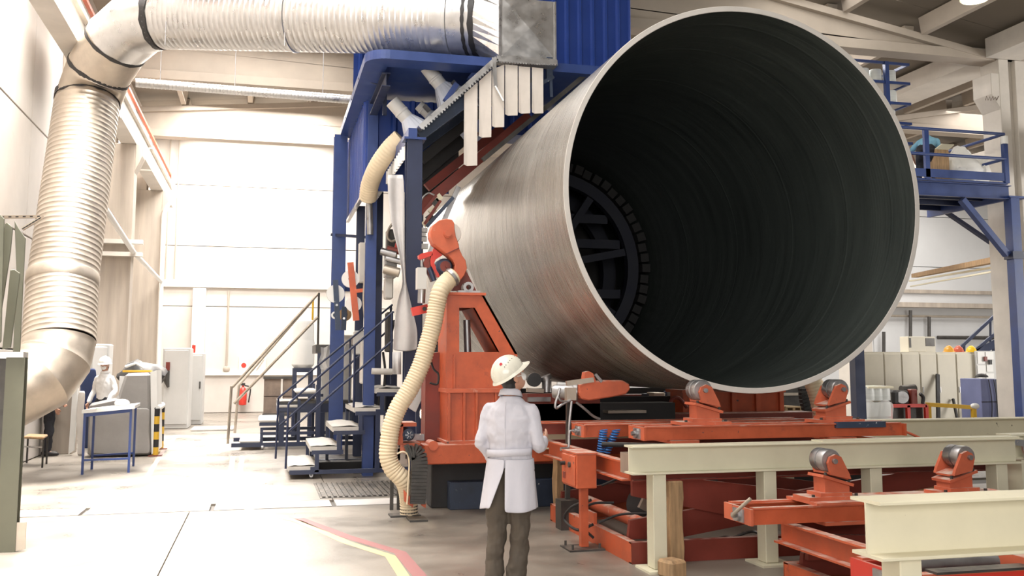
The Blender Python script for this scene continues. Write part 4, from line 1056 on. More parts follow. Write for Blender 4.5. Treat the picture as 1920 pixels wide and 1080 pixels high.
# first frame right under the mouth
f1 = roller_frame(3.34, 6.06, 8.45, 1.13, .30, 'orange roller cross frame nearest the pipe mouth with crank at its right end', crank=False)
obj('crank_handle', MB().tube([(6.06, 8.42, 1.08), (6.12, 8.42, 1.06), (6.32, 8.38, .97), (6.36, 8.37, .955)], .013).cyl((6.36, 8.37, .955), (6.52, 8.36, .955), .02, n=10), M['orange_dusty'], f1, 'orange crank arm with a white grip')
obj('stop_block', MB().bb((5.30, 8.24, 1.10), (5.82, 8.30, 1.155)), M['bluegrey'], f1)
for x in (3.72, 5.35):
    obj('slide_pad', MB().bb((x-.12, 8.26, .985), (x+.16, 8.66, 1.012)), M['orange_dusty'], f1)
carriage(4.02, 8.45, 1.142, 1, 'dark steel roller under the lower left of the pipe mouth', s=1.08)
carriage(5.38, 8.47, 1.142, -1, 'dark steel roller under the lower right of the pipe mouth', s=1.08)
f2 = roller_frame(3.07, 6.0, 9.35, 1.10, .30, 'orange roller cross frame second from the mouth, blue air coils hanging below')
f3 = roller_frame(2.9, 6.2, 10.35, 1.06, .28, 'dark orange roller cross frame third from the mouth under the belt housing', m='redox')
obj('push_bar', MB().cyl((3.2, 9.0, .93), (3.9, 8.75, .92), .025, n=10), M['black'], f2)
# blue coiled air hoses
for (u0, v0, u1, v1, lab) in ((1132, 806, 1126, 848, 'straighter blue coiled air hose hanging below the orange frame'), (1156, 806, 1136, 850, 'slanting blue coiled air hose hanging below the orange frame')):
    p0, p1 = at(u0, v0, Y=9.15), at(u1, v1, Y=9.15); n = 110
    pts = [p0.lerp(p1, i/n) + V((.036*math.cos(i*2*PI/12), .036*math.sin(i*2*PI/12), 0)) for i in range(n+1)]
    obj('air_hose', MB().tube(pts, .007, 6), M['airhose'], label=lab, cat='hose')
# lift table 1
def lift_table(x0, x1, y0, y1, ztop, label, zarm=(.16, .62)):
    t = thing('lift_table', label, 'lift table', ((x0+x1)/2, (y0+y1)/2, 0), 'scissor lift tables')
    for y, s_ in ((y0, 1), (y1, -1)):
        obj('base_channel', MB().chan((x0, y, .09), (x1, y, .09), .18, .07, .012, side=-s_), M['redox' if s_ > 0 else 'orange'], t)
        obj('top_channel', MB().chan((x0, y, ztop-.085), (x1, y, ztop-.085), .17, .07, .012, side=s_), M['redox'], t)
    for x, s_ in ((x0, 1), (x1, -1)):
        obj('base_channel', MB().chan((x, y0+.006, .088), (x, y1-.006, .088), .18, .07, .012, side=s_), M['orange'], t)
        obj('top_channel', MB().chan((x, y0+.006, ztop-.083), (x, y1-.006, ztop-.083), .17, .08, .014, side=-s_), M['orange'], t)
    for y in (y0+.22, y1-.2):
        obj('scissor_arm', MB().prism([(x0+.10, y, zarm[1]+.08), (x0+.35, y, zarm[1]+.1), (x1-.3, y, zarm[0]+.16), (x1-.1, y, zarm[0]+.02), (x1-.35, y, zarm[0]-.05), (x0+1.3, y, zarm[0]+.12), (x0+.10, y, zarm[1]-.08)], (0, .05, 0)), M['redox'], t)
        obj('scissor_arm', MB().prism([(x0+.08, y+.07, zarm[0]), (x0+.10, y+.07, zarm[0]+.16), (x1-.3, y+.07, zarm[1]+.1), (x1-.1, y+.07, zarm[1]), (x1-.4, y+.07, zarm[1]-.1), (x0+.5, y+.07, zarm[0]-.02)], (0, .05, 0)), M['redox'], t)
        obj('pivot', MB().cyl(((x0+x1)/2, y-.05, (zarm[0]+zarm[1])/2+.03), ((x0+x1)/2, y+.17, (zarm[0]+zarm[1])/2+.03), .07, n=14), M['darksteel'], t)
    return t
l1 = lift_table(3.10, 6.75, 7.98, 10.42, .87, 'orange scissor lift table below the pipe mouth')
obj('torque_tube', MB().cyl((3.42, 8.1, .24), (3.42, 10.2, .24), .06, n=16), M['orange_dusty'], l1)
c = V((3.62, 8.95, .34))
dm = obj('drive_disc', MB().lathe([(.02, -.06), (.14, -.06), (.175, -.045), (.18, 0), (.18, .05), (.02, .05)], c, (-.75, -.65, 0), 24), M['black'], l1)
obj('junction_box', MB().box(c + V((-.02, -.22, -.12)), (.12, .1, .16), Matrix.Rotation(.35, 3, 'Y')), M['darksteel'], dm)
obj('terminal', MB().box(c + V((-.06, -.12, .03)), (.08, .05, .1), Matrix.Rotation(.5, 3, 'Y')), M['galvdusty'], dm)
obj('side_block', MB().box(at(1178, 868, X=3.05), (.07, .2, .17)), M['galvdusty'], l1, 'scuffed grey block on the orange channel')
obj('cam_plate', MB().box((3.12, 9.15, .22), (.03, .35, .13)), M['orange'], l1)
for (pts, r) in (([(3.05, 8.9, .42), (2.92, 9.1, .33), (2.88, 9.2, .2), (2.95, 9.0, .13), (3.05, 8.85, .2)], .014), ([(3.3, 8.95, .38), (3.1, 9.0, .37), (2.98, 8.95, .3), (2.98, 8.86, .16), (3.05, 8.83, .08)], .012), ([(3.6, 8.7, .3), (3.3, 8.75, .3), (3.1, 8.82, .22)], .012), ([(3.3, 9.3, .5), (3.6, 9.2, .62), (3.9, 8.9, .66), (4.3, 8.6, .62)], .012)):
    obj('cable', MB().tube(cr(pts), r, 8), M['black'], l1)
b = MB(); rnd = random.Random(3)
for i in range(7):
    x = 4.0 + rnd.random()*.9; y = 8.1 + rnd.random()*.5
    b = MB().tube(cr([(x-.35, y+rnd.uniform(-.1, .1), .04), (x-.1, y-.1, .10+rnd.random()*.06), (x+.15, y+.1, .05), (x+.4, y-.05, .09)]), .013, 7)
    obj('cable', b, M['darksteel'], l1)
# control box on a post
kb = thing('control_box', 'bright orange control box on a floor post with knobs on its side', 'control box', (3.03, 8.72, 0))
a = at(1053, 848, Y=8.62); bx = at(1118, 914, Y=8.62)
X0, X1, Z0, Z1 = at(1052, 880, Y=8.8).x, at(1119, 880, Y=8.55).x, bx.z, at(1085, 851, Y=8.6).z
X0 = X0 + .07
body = obj('body', MB().bb((X0, 8.55, Z0), (X1, 8.98, Z1)), M['orange_bright'] if 'orange_bright' in M else M['orange'], kb, bev=.008)
obj('lid', MB().bb((X0-.004, 8.54, Z1), (X1+.005, 8.99, Z1+.012)), M['orange_dusty'], kb)
obj('door', MB().bb((X0-.014, 8.57, Z0+.02), (X0, 8.96, Z1-.02)), M['orange'], kb, bev=.004)
zc = (Z0+Z1)/2 + .05
obj('knob', MB().cyl((X0-.01, 8.86, zc), (X0-.06, 8.86, zc), .018, n=12), M['black'], kb)
obj('knob', MB().cyl((X0-.01, 8.70, zc), (X0-.03, 8.70, zc), .026, n=14), M['darksteel'], kb)
obj('switch_plate', MB().bb((X0-.02, 8.84, zc-.14), (X0-.01, 8.91, zc-.08)), M['redox'], kb)
obj('post', MB().bb((X1-.09, 8.74, .02), (X1-.02, 8.81, Z0)), M['orange'], kb)
obj('foot_plate', MB().bb((X1-.24, 8.62, 0), (X1+.1, 8.92, .016)), M['darksteel'], kb)
for dx, dy in ((-.2, .04), (-.2, .26), (.06, .04)):
    obj('anchor_bolt', MB().cyl((X1+dx, 8.62+dy, .016), (X1+dx, 8.62+dy, .06), .012, n=6), M['darksteel'], kb)
# timber props
def prop(name, x, y, h, sx, sy, label, ln=0):
    t = MB()
    pts = [(x+ln*f+.008*math.sin(9*f), y, h*f) for f in (0, .2, .4, .6, .8, 1)]
    for p, q_ in zip(pts, pts[1:]): pass
    rows = []
    for p in pts:
        k = 1 + .06*math.sin(p[2]*23)
        rows.append([(p[0]-sx/2*k, y-sy/2, p[2]), (p[0]+sx/2, y-sy/2*k, p[2]), (p[0]+sx/2*k, y+sy/2, p[2]), (p[0]-sx/2, y+sy/2, p[2])])
    vs_ = [p for r in rows for p in r]
    fs = [(i*4+k, i*4+(k+1) % 4, (i+1)*4+(k+1) % 4, (i+1)*4+k) for i in range(5) for k in range(4)] + [(3, 2, 1, 0), (20, 21, 22, 23)]
    t.add(vs_, fs)
    return obj(name, t, M['wood'], label=label, cat='timber', bev=.008)
prop('timber_prop', 3.47, 7.93, .70, .13, .12, 'knotty upright timber prop behind the first post of the middle beam')
prop('timber_prop', at(1047, 930, Y=10.55).x, 10.55, .72, .09, .16, 'split timber prop standing behind the orange control box')
prop('timber_prop', at(1700, 920, Y=9.3).x+.28, 9.3, .62, .22, .2, 'dark timber prop standing behind the right part of the middle beam')
b = MB().box((0, 0, .0), (.15, .2, .13))
obj('timber_block', MB().box((at(1260, 1068, Z=.06).x, at(1260, 1068, Z=.06).y, .072), (.17, .19, .14), Matrix.Rotation(.3, 3, 'Z')), M['wood'], label='short timber block on the floor beside the beam post', cat='timber', bev=.02)

# near, lowered lift table with rollers
l2 = lift_table(3.95, 6.9, 4.7, 6.95, .50, 'lowered red scissor lift table between the two front beams', zarm=(.1, .3))
f4 = roller_frame(3.48, 6.3, 6.78, .64, .34, 'open orange roller cross frame with a bent crank lying lowest in view', crank=False, open_=True)
obj('bent_crank', MB().tube([(3.44, 6.74, .585), (3.40, 6.70, .585), (3.40, 6.68, .6), (3.50, 6.60, .72)], .014), M['galvdusty'], f4)
obj('deck_plate', MB().bb((4.02, 6.56, .652), (5.9, 7.0, .672)), M['orange_dusty'], f4)
obj('under_pad', MB().bb((4.1, 6.58, .50), (4.5, 6.98, .525)), M['orange_dusty'], f4)
carriage(4.28, 6.78, .672, 1, 'steel roller on the dusty lowered frame, the one in front of the second beam post', s=1.0)
carriage(5.40, 6.78, .672, -1, 'steel roller on the lowered frame seen above the nearest cream beam', s=1.0)
f5 = roller_frame(3.28, 6.0, 4.75, .60, .46, 'bright red roller frame with ribbed screw below the nearest beam', m='red', crank=False)
b = MB(); n = 50
pr = []
for i in range(n): pr += [(.04, i*.012), (.052, i*.012+.006)]
obj('screw_bellows', MB().lathe(pr, (3.36, 4.68, .615), (1, 0, 0), 16), M['steel'], f5)
obj('wear_plate', MB().bb((3.42, 4.46, .612), (4.02, 4.56, .625)), M['darksteel'], f5)
obj('slide_block', MB().bb((4.02, 4.4, .57), (4.7, 5.0, .66)), M['orange_dusty'], f5)
# drive unit with belt housing under the pipe
dv = thing('belt_drive', 'dusty orange belt housing with electric motor under the pipe', 'drive', (3.05, 9.85, 0))
K = lambda u, v, Y=9.7: at(u, v, Y=Y)
oc = [K(1085, 738), K(1090, 722), K(1102, 716), K(1140, 713), K(1168, 713), K(1180, 720), K(1182, 730), K(1174, 739), K(1150, 744), K(1105, 751), K(1092, 748)]
obj('belt_housing', MB().prism(oc, (0, .16, 0)), M['orange_dusty'], dv, bev=.012)
c = K(1082, 738, 9.85)
obj('motor', MB().lathe([(.0, -.2), (.06, -.2), (.075, -.17), (.075, .02), (.095, .03), (.095, .07), (.06, .08)], c + V((-.06, .02, .02)), (.9, -.35, .0), 18), M['steel'], dv)
obj('motor_terminal', MB().box(c + V((-.10, -.08, .0)), (.1, .09, .13)), M['galvdusty'], dv)
obj('gear_bar', MB().bar(K(1062, 719), K(1112, 712), .05, .05), M['galvdusty'], dv)
obj('clamp', MB().prism([K(1095, 712), K(1097, 698), K(1104, 696), K(1112, 700), K(1118, 716), K(1110, 718)], (0, .1, 0)), M['orange_dusty'], dv)
obj('clamp_bolt', MB().bar(K(1116, 702), K(1128, 716), .03, .03), M['steel'], dv)
obj('stand_post', MB().bar((K(1071, 760).x, 9.85, .3), (K(1071, 760).x+.02, 9.85, K(1073, 752).z), .045, .05, (0, 1, 0)), M['darksteel'], dv)
obj('stand_foot', MB().bb((K(1071, 760).x-.1, 9.75, .0), (K(1071, 760).x+.1, 9.95, .3)), M['darksteel'], dv)
for pts in ([(1050, 727), (1047, 740), (1050, 750), (1060, 753), (1070, 752)], [(1049, 735), (1042, 755), (1043, 765), (1055, 758), (1070, 750)], [(1080, 754), (1098, 768), (1112, 780), (1125, 786)], [(1072, 752), (1068, 790), (1066, 830)]):
    obj('conduit', MB().tube(cr([K(*p, 9.72) for p in pts]), .014, 8), M['steel'], dv)
# pieces of machinery below the pipe, left
wd = thing('winch_drive', 'dark winch motor and polished cylinder under the pipe behind the worker', 'winch', (3.3, 11.4, 0))
W_ = lambda u, v, Y=11.6: at(u, v, Y=Y)
obj('drum', MB().lathe([(.03, -.08), (.085, -.08), (.085, .08), (.03, .08)], W_(1001, 712), (.15, 1, 0), 20), M['black'], wd)
obj('cylinder', MB().cyl(W_(1025, 735), W_(1025, 712), .06).cyl(W_(1025, 712), W_(1022, 705), .075), M['steel'], wd)
obj('bracket', MB().bar(W_(988, 731), W_(1018, 733), .08, .05), M['galvdusty'], wd)
obj('mount', MB().bb((W_(985, 750).x, 11.5, .5), (W_(1120, 750).x, 11.75, W_(1000, 738).z)), M['redox'], wd)
obj('rack_bar', MB().bb((W_(985, 750).x, 11.42, W_(1000, 752).z), (W_(1025, 750).x, 11.5, W_(1000, 744).z)), M['steel'], wd)
obj('pallet_plate', MB().bb((W_(1125, 770).x, 11.3, W_(1125, 773).z), (W_(1195, 770).x, 11.5, W_(1125, 768).z)), M['galvdusty'], wd)
obj('plinth', MB().bb((W_(990, 770).x, 11.5, .52), (W_(1260, 770).x, 11.9, W_(1000, 757).z)), M['black'], wd)
# ================================================================== FRONT STAIRS
def fstairs():
    t = thing('mobile_staircase', 'front blue mobile staircase with five padded grey treads', 'stairs', (1.1, 15.4, 0))
    y0, y1 = 15.0, 16.6
    T = [(515, 845, 572, 873), (555, 812, 612, 835), (592, 783, 650, 803), (627, 752, 690, 765), (665, 719, 735, 738)]
    info = []
    for i, (ua, va, ub, vb_) in enumerate(T):
        f = at(ua+46, vb_, Y=y0)     # front left corner of the tread
        x0 = at((572, 605, 642, 680, 718)[i]-28, vb_, Y=y0).x; x1 = at((577, 652, 690, 733, 738)[i], vb_, Y=y0).x
        info.append((x0, x1, f.z))
    x0 = .40; run = .32; z0 = .19; rise = .285
    prev = None
    for i in range(5):
        xa, xb, z = x0 + run*i, x0 + run*i + .44, z0 + rise*i
        g = []
        for j in range(5):
            r_ = []
            for k in range(6):
                fx, fy = k/5, j/4
                r_.append((xa + (xb-xa)*fx, y0-.02 + (y1-y0+.04)*fy, z + .03 - .02*(abs(2*fx-1)**4) - .012*abs(2*fy-1)**4 + .008*math.sin(k*2.1+j*1.7+i)))
            g.append(r_)
        b = MB().sheet(g)
        b.prism([(xa, y0-.02, z), (xb, y0-.02, z), (xb, y0-.02, z-.05), (xa, y0-.02, z-.07)], (0, y1-y0+.04, 0))
        obj('tread', b, M['fabricgrey'], t)
        for y in (y0, y1):
            obj('tread_rail', MB().bar((xa+.02, y, z-.085), (xb+.05, y, z-.085), .05, .06), M['bluepost'], t)
            if i < 4:
                obj('riser_post', MB().bar((xb-.02, y, z-.09), (xb-.02, y, z+rise-.09), .06, .06, (0, 1, 0)), M['bluepost'], t)
        if i:
            obj('back_leg', MB().bar((xa+.03, y1, .12), (xa+.03, y1, z-.09), .05, .05, (0, 1, 0)), M['bluepost'], t)
    for (x, h) in ((x0+.36, .18), (x0+1.32, 1.02), (x0+1.64, 1.25)):
        obj('leg', MB().bar((x, y0, .12), (x, y0, h), .07, .07, (0, 1, 0)), M['bluepost'], t)
    for y in (y0, y1):
        obj('base_bar', MB().bar((x0+.06, y, .10), (x0+1.75, y, .10), .06, .06), M['bluepost'], t)
    obj('base_bar', MB().bar((x0+.06, y0, .10), (x0+.06, y1, .10), .06, .06), M['bluepost'], t)
    for x, y in ((x0+.34, y0+.03), (x0+1.6, y0+.03), (x0+.1, y1)):
        c = obj('caster', MB().cyl((x-.015, y, .035), (x+.02, y, .035), .035, n=12), M['steel'], t)
        obj('fork', MB().bb((x-.025, y-.02, .035), (x+.03, y+.02, .075)), M['steel'], c)
    # rails
    for y, us in ((y0, ((541, 757, 738, 584), (538, 812, 738, 637))), (y1, ((522, 746, 736, 571), (524, 798, 735, 613)))):
        yy = y
        for k, (u0, v0, u1, v1) in enumerate(us):
            obj('handrail' if k == 0 else 'mid_rail', MB().cyl(at(u0, v0, Y=yy), at(u1, v1, Y=yy), .017, n=8), M['bluepost'], t)
        u0, v0, u1, v1 = us[0]
        p = at(u0, v0, Y=yy); obj('rail_post', MB().cyl((p.x-.02, yy, .16), p, .017, n=8), M['bluepost'], t)
        p = at(u0+(u1-u0)*.63, v0+(v1-v0)*.63, Y=yy); obj('rail_post', MB().cyl((p.x, yy, 1.05), p, .017, n=8), M['bluepost'], t)
        p = at(u1-3, v1+3, Y=yy); obj('rail_post', MB().cyl((p.x, yy, 1.4), p, .02, n=8), M['bluepost'], t)
    p = at(690, 712, Y=y0); obj('padded_bar', MB().cyl(at(697, 696, Y=y0-.1), at(735, 697, Y=y0-.1), .05, n=10), M['fabricgrey'], t)
    return t
fstairs()
# ================================================================== BACK STAIRS AND LANDING
def bstairs():
    y0, y1 = 20.3, 21.8
    t = thing('mobile_staircase', 'far blue mobile staircase with dusty grey handrails rising to the landing', 'stairs', (.3, 20.7, 0))
    z0, rise, x0, run = .33, .285, -.42, .36
    for i in range(4):
        xa, xb, z = x0 + run*i, x0 + run*i + .45, z0 + rise*i - (.0 if i else .12)
        b = MB().bb((xa, y0-.02, z-.08), (xb, y1+.02, z)); obj('tread', b, M['offwhite'], t, bev=.03)
        for y in (y0, y1):
            obj('tread_rail', MB().bar((xa+.02, y, z-.11), (xb+.1, y, z-.11), .05, .06), M['bluepost'], t)
            obj('leg', MB().bar((xb-.02, y, .1), (xb-.02, y, z+.1), .06, .06, (0, 1, 0)), M['bluepost'], t)
    for y in (y0, y1):
        obj('base_bar', MB().bar((x0-.15, y, .1), (2.3, y, .1), .07, .08), M['bluepost'], t)
        obj('base_bar', MB().bar((x0+.4, y, .32), (2.2, y, .32), .05, .06), M['bluepost'], t)
    a = at(520, 757, Y=y0); b_ = at(690, 772, Y=y0)
    obj('platform_beam', MB().bb((a.x, y0, b_.z), (b_.x, y1, a.z)), M['bluepost'], t)
    obj('platform_grating', MB().bb((a.x, y0-.02, a.z), (b_.x, y1, a.z+.05)), M['darksteel'], t)
    for x in (a.x+.1, a.x+.9, b_.x-.1):
        obj('leg', MB().bar((x, y0, .1), (x, y0, b_.z), .09, .09, (0, 1, 0)), M['bluepost'], t)
    for y, us in ((y0, ((439, 757, 596, 594),)), (y0+.02, ((436, 726, 598, 549),)), (y1, ((448, 722, 588, 561),))):
        for (u0, v0, u1, v1) in us:
            obj('handrail', MB().cyl(at(u0, v0, Y=y), at(u1, v1, Y=y), .028, n=8), M['galvdusty'], t)
    for (u0, v0, u1, v1, y) in ((434, 724, 427, 832, y0), (448, 722, 440, 812, y1)):
        obj('rail_post', MB().cyl(at(u0, v0, Y=y), at(u1, v1, Y=y), .028, n=8), M['galvdusty'], t)
    obj('rail_post', MB().cyl(at(598, 549, Y=y0), at(596, 650, Y=y0), .022, n=8), M['darksteel'], t)
    obj('rail_post', MB().cyl(at(587, 562, Y=y1), at(586, 600, Y=y1), .022, n=8), M['yellow'], t)
    for x in (x0+.45, 1.9):
        obj('caster', MB().cyl((x-.02, y0, .05), (x+.02, y0, .05), .05, n=12), M['steel'], t)
    return t
bs = bstairs()
ld = thing('landing', 'dirty landing with torn plastic film draped over its edge', 'landing', (1.7, 19.8, 0))
a, b_ = at(592, 646, Y=19.6), at(690, 662, Y=19.6)
obj('deck', MB().bb((a.x, 19.6, b_.z), (b_.x, 21.0, a.z)), M['darksteel'], ld)
g = [[at(u + 3*math.sin(v*.3+u), v + 4*math.sin(u*.2), Y=19.55 + .03*math.sin(u*.5)) for u in range(600, 684, 6)] for v in (648, 662, 676, 690)]
obj('plastic_film', MB().sheet(g), M['plastic'], ld)
for x in (a.x+.08, b_.x-.05):
    obj('leg', MB().bar((x, 19.65, 0), (x, 19.65, b_.z), .08, .08, (0, 1, 0)), M['bluepost'], ld)
obj('resin_panel', MB().bb((a.x+.2, 20.9, .2), (b_.x-.2, 20.95, b_.z)), M['white'], ld)
bx = thing('carton', 'small pale carton standing on the dirty landing', 'carton', (2.3, 20, a.z))
p0, p1 = at(645, 647, Y=19.9), at(671, 629, Y=19.9)
obj('box_body', MB().bb((p0.x, 19.9, a.z), (p1.x, 20.2, p1.z)), M['offwhite'], bx)
obj('box_flap', MB().bar((p0.x, 19.86, p1.z), (p1.x, 19.86, p1.z), .06, .012), M['offwhite'], bx)
tk = thing('storage_tank', 'white upright plastic tank on a dark frame behind the far stairs', 'tank', (1.0, 23.5, 0))
ta, tb = at(546, 690, Y=23.5), at(591, 600, Y=23.5); cx_, rr_ = (ta.x+tb.x)/2, (tb.x-ta.x)/2
hh = tb.z-ta.z
obj('tank_body', MB().lathe([(rr_*.75, 0), (rr_, .08), (rr_, hh*.52), (rr_*.97, hh*.54), (rr_*.93, hh*.6), (rr_*.93, hh*.9), (rr_*.8, hh*.98), (.0, hh)], (cx_, 23.5, ta.z), (0, 0, 1), 24, cap=False), M['white'], tk)
for dx, dy in ((-1, -1), (1, -1), (-1, 1), (1, 1)):
    obj('leg', MB().bar((cx_+dx*rr_*.7, 23.5+dy*rr_*.7, 0), (cx_+dx*rr_*.7, 23.5+dy*rr_*.7, ta.z), .09, .09, (0, 1, 0)), M['bluepost'], tk)
obj('top_frame', MB().bb((cx_-rr_*.85, 23.5-rr_*.85, ta.z-.1), (cx_+rr_*.85, 23.5+rr_*.85, ta.z)), M['bluepost'], tk)
# ================================================================== TAPE ROLLS ON ARMS
def roll(u, v, rpx, Y_, lab, arm, m='white'):
    c = at(u, v, Y=Y_); r = rpx*Y_*1.0/1815*.98
    t = thing('tape_roll', lab, 'tape roll', c, 'tape rolls on the winding machine arms')
    obj('roll', MB().lathe([(.03, -.03), (r, -.03), (r, .03), (.03, .03)], c, (0, 1, 0), 28), M[m], t)
    obj('core', MB().cyl(c + V((0, -.045, 0)), c + V((0, .045, 0)), .035, n=14), M['redox' if arm else 'bluegrey'], t)
roll(657, 523, 16.5, 15.9, 'upper white tape roll on the red arm', True)
roll(663, 570, 15, 15.9, 'lower white tape roll on the red arm', True)
roll(629, 551, 17, 16.2, 'larger white tape roll on the dark blue arm', False)
roll(628, 591, 7, 16.2, 'small white tape roll low on the dark blue arm', False)
roll(647, 590, 12, 16.6, 'brown tape roll on the second dark blue arm', False, 'wood')
ar = thing('unwind_arm', 'red tape unwinding arm with a side bracket', 'arm', at(664, 545, Y=15.85))
obj('main_bar', MB().bar(at(657, 492, Y=15.8), at(668, 601, Y=15.8), .03, .10, (1, 0, 0)), M['orange_dusty'], ar)
obj('cross_bar', MB().bar(at(665, 546, Y=15.8), at(692, 543, Y=15.8), .04, .06), M['orange_dusty'], ar)
obj('drop_bar', MB().bar(at(688, 541, Y=15.8), at(692, 572, Y=15.8), .03, .07, (1, 0, 0)), M['orange_dusty'], ar)
for (u0, v0, u1, v1, Y_, lab) in ((629, 525, 634, 619, 16.1, 'left dark blue tape unwinding arm'), (646, 575, 644, 619, 16.5, 'shorter dark blue tape unwinding arm beside the brown roll')):
    a_ = thing('unwind_arm', lab, 'arm', at(u1, v1, Y=Y_))
    obj('main_bar', MB().bar(at(u0, v0, Y=Y_), at(u1, v1, Y=Y_), .03, .085, (1, 0, 0)), M['bluegrey'], a_)
    obj('spindle', MB().cyl(at((u0+u1)/2, (v0+v1)/2, Y=Y_-.05), at((u0+u1)/2, (v0+v1)/2, Y=Y_+.2), .02), M['steel'], a_)
# resin/feeding machinery between the blue posts
fm = thing('resin_feeder', 'cluttered resin feeding machinery between the blue posts', 'machine', (1.9, 16.4, 0))
rnd = random.Random(11)
for (u0, v0, u1, v1, Y_, m) in ((676, 640, 700, 720, 16.4, 'offwhite'), (664, 620, 690, 665, 16.6, 'cab'), (722, 470, 745, 520, 15.4, 'cab'), (726, 430, 748, 470, 15.6, 'darksteel'), (722, 520, 738, 560, 15.4, 'offwhite'), (722, 700, 745, 800, 16.5, 'bluepost'), (724, 585, 736, 660, 16, 'darksteel'), (672, 455, 698, 530, 17.0, 'offwhite')):
    a, b_ = at(u0, v1, Y=Y_), at(u1, v0, Y=Y_)
    obj('housing', MB().bb((a.x, Y_, a.z), (b_.x, Y_+.25, b_.z)), M[m], fm, bev=.02)
for (u, v, r, m) in ((738, 488, .05, 'steel'), (734, 508, .075, 'galvdusty'), (728, 475, .06, 'steel'), (740, 470, .05, 'redox')):
    c = at(u, v, Y=15.3); obj('feed_roller', MB().cyl(c + V((-.12, 0, .03)), c + V((.12, -.05, -.03)), r, n=14), M[m], fm)
for pts in ([(735, 420), (728, 432), (727, 445), (734, 452), (742, 450)], [(740, 600), (732, 640), (738, 690)], [(690, 470), (682, 560), (690, 640)], [(700, 640), (690, 650), (684, 648)], [(712, 740), (708, 800), (725, 840)], [(718, 660), (722, 700), (716, 760)]):
    obj('hose_line', MB().tube(cr([at(*p, Y=15.5) for p in pts]), .02, 8), M[rnd.choice(['steel', 'galvdusty', 'black'])], fm)
obj('feed_stand', MB().bb((1.75, 16.2, 0), (1.9, 16.4, 3.0)), M['bluepost'], fm)
obj('red_lever', MB().prism([at(742, 455, Y=15.3), at(748, 475, Y=15.3), at(738, 475, Y=15.3)], (0, .05, 0)), M['red'], fm)
obj('drip_tray', MB().bb((.9, 16.2, .0), (2.3, 17.6, .12)), M['black'], fm)
# ================================================================== LEFT SIDE
# rack of green-grey steel plates in the left foreground
pr_ = thing('plate_rack', 'steel rack post with dusty top bar at the left frame edge', 'rack', (-2.25, 9.9, 0))
pL, pR = at(6, 1030, Z=0), at(22, 1035, Z=0)
hz = at(30, 660, Y=9.9).z
x1 = at(44, 660, Y=9.9).x
obj('post', MB().ibeam((x1-.06, 9.95, 0), (x1-.06, 9.95, hz-.05), .13, .16, .012, .01, up=(0, 1, 0)), M['greysteel'], pr_)
obj('post', MB().ibeam((x1-.22, 10.1, 0), (x1-.22, 10.1, hz-.05), .13, .12, .012, .01, up=(0, 1, 0)), M['darksteel'], pr_)
obj('top_bar', MB().bb((x1-.14, 9.85, hz-.05), (x1+.01, 10.05, hz)), M['galv'], pr_)
obj('top_bar', MB().bb((x1-.5, 9.95, hz-.06), (x1-.15, 10.15, hz+.0)), M['galv'], pr_)
obj('foot', MB().prism([(x1, 9.9, 0), (x1+.1, 9.9, .02), (x1+.1, 9.9, .26), (x1, 9.9, .26)], (0, .02, 0)), M['galvdusty'], pr_)
gp = [([(-6, 400), (0, 402), (8, 410), (2, 640), (-10, 655)], 9.6, 'outermost green-grey steel plate leaning in the rack at the frame edge'),
      ([(9, 420), (13, 417), (24, 426), (20, 470), (-8, 655), (-14, 650)], 9.75, 'tall green-grey steel plate leaning second in the rack'),
      ([(19, 506), (27, 505), (37, 512), (37, 520), (20, 652), (4, 655)], 9.95, 'shorter green-grey steel plate leaning third in the rack'),
      ([(27, 414), (33, 425), (48, 447), (44, 520), (24, 940), (10, 940), (31, 520)], 10.6, 'pale grey folded plate with pointed top behind the rack')]
for pts, Y_, lab in gp:
    b = MB().prism([at(u, v, Y=Y_) for u, v in pts], (0, .02, 0))
    obj('steel_plate', b, M['greysteel'], label=lab, cat='plate', group='steel plates in the rack', bev=.004)
# wall brackets
for (u0, v0, u1, v1, lab) in ((22, 403, 80, 406, 'level slotted steel bracket tying the duct to the wall'), (42, 430, 78, 408, 'slanting slotted steel bracket tying the duct to the wall')):
    Y_ = 16.0; t = thing('slotted_bracket', lab, 'bracket', at(u0, v0, Y=Y_), 'slotted brackets beside the duct')
    p, q_ = at(u0, v0, Y=Y_), at(u1, v1, Y=Y_)
    p = V((WL, p.y + .3, p.z)) if u0 < 30 else p
    obj('strut', MB().bar(p, q_, .05, .045), M['galvdusty'], t)
    for i in range(6):
        c = p.lerp(q_, (i+.5)/6) + V((0, -.027, 0)); obj('slot', MB().bar(c - (q_-p).normalized()*.025, c + (q_-p).normalized()*.025, .006, .016), M['black'], t)
# pipes and brackets on the left wall
for (pts, r, lab) in (([(-3.05, 20, 4.7), (-3.05, 24.4, 4.35), (-3.05, 31, 4.2)], .06, 'long pale pipe sloping along the left columns'),):
    obj('wall_pipe', MB().tube(pts, r, 10), M['white'], label=lab, cat='pipe')
for (z, lab) in ((4.55, 'upper of two pale brackets across the dark middle column'), (4.25, 'lower of two pale brackets across the dark middle column')):
    obj('column_bracket', MB().bb((-3.75, 24.3, z), (-2.85, 24.5, z+.1)), M['paleconc'], label=lab, cat='bracket', group='brackets on the middle column')
obj('down_pipe', MB().tube(cr([(-2.85, 31.4, 8.0), (-2.85, 31.4, 7.2), (-2.75, 31.4, 7.0), (-2.95, 31.2, 6.6), (-3.04, 30.93, 6.3)], 4) + [V((-3.04, 30.92, 0))], .06, 10), M['white'], label='white rainwater pipe running down the farthest left column', cat='pipe')
obj('wall_cable', MB().tube([(-3.4, 35.9, 10), (-3.4, 35.9, 4.7)], .03, 6), M['column'], label='left one of two dark cables down the back wall corner', cat='cable')
obj('wall_cable', MB().tube([(-3.1, 35.9, 10), (-3.1, 35.9, 4.7)], .03, 6), M['column'], label='right one of two dark cables down the back wall corner', cat='cable')
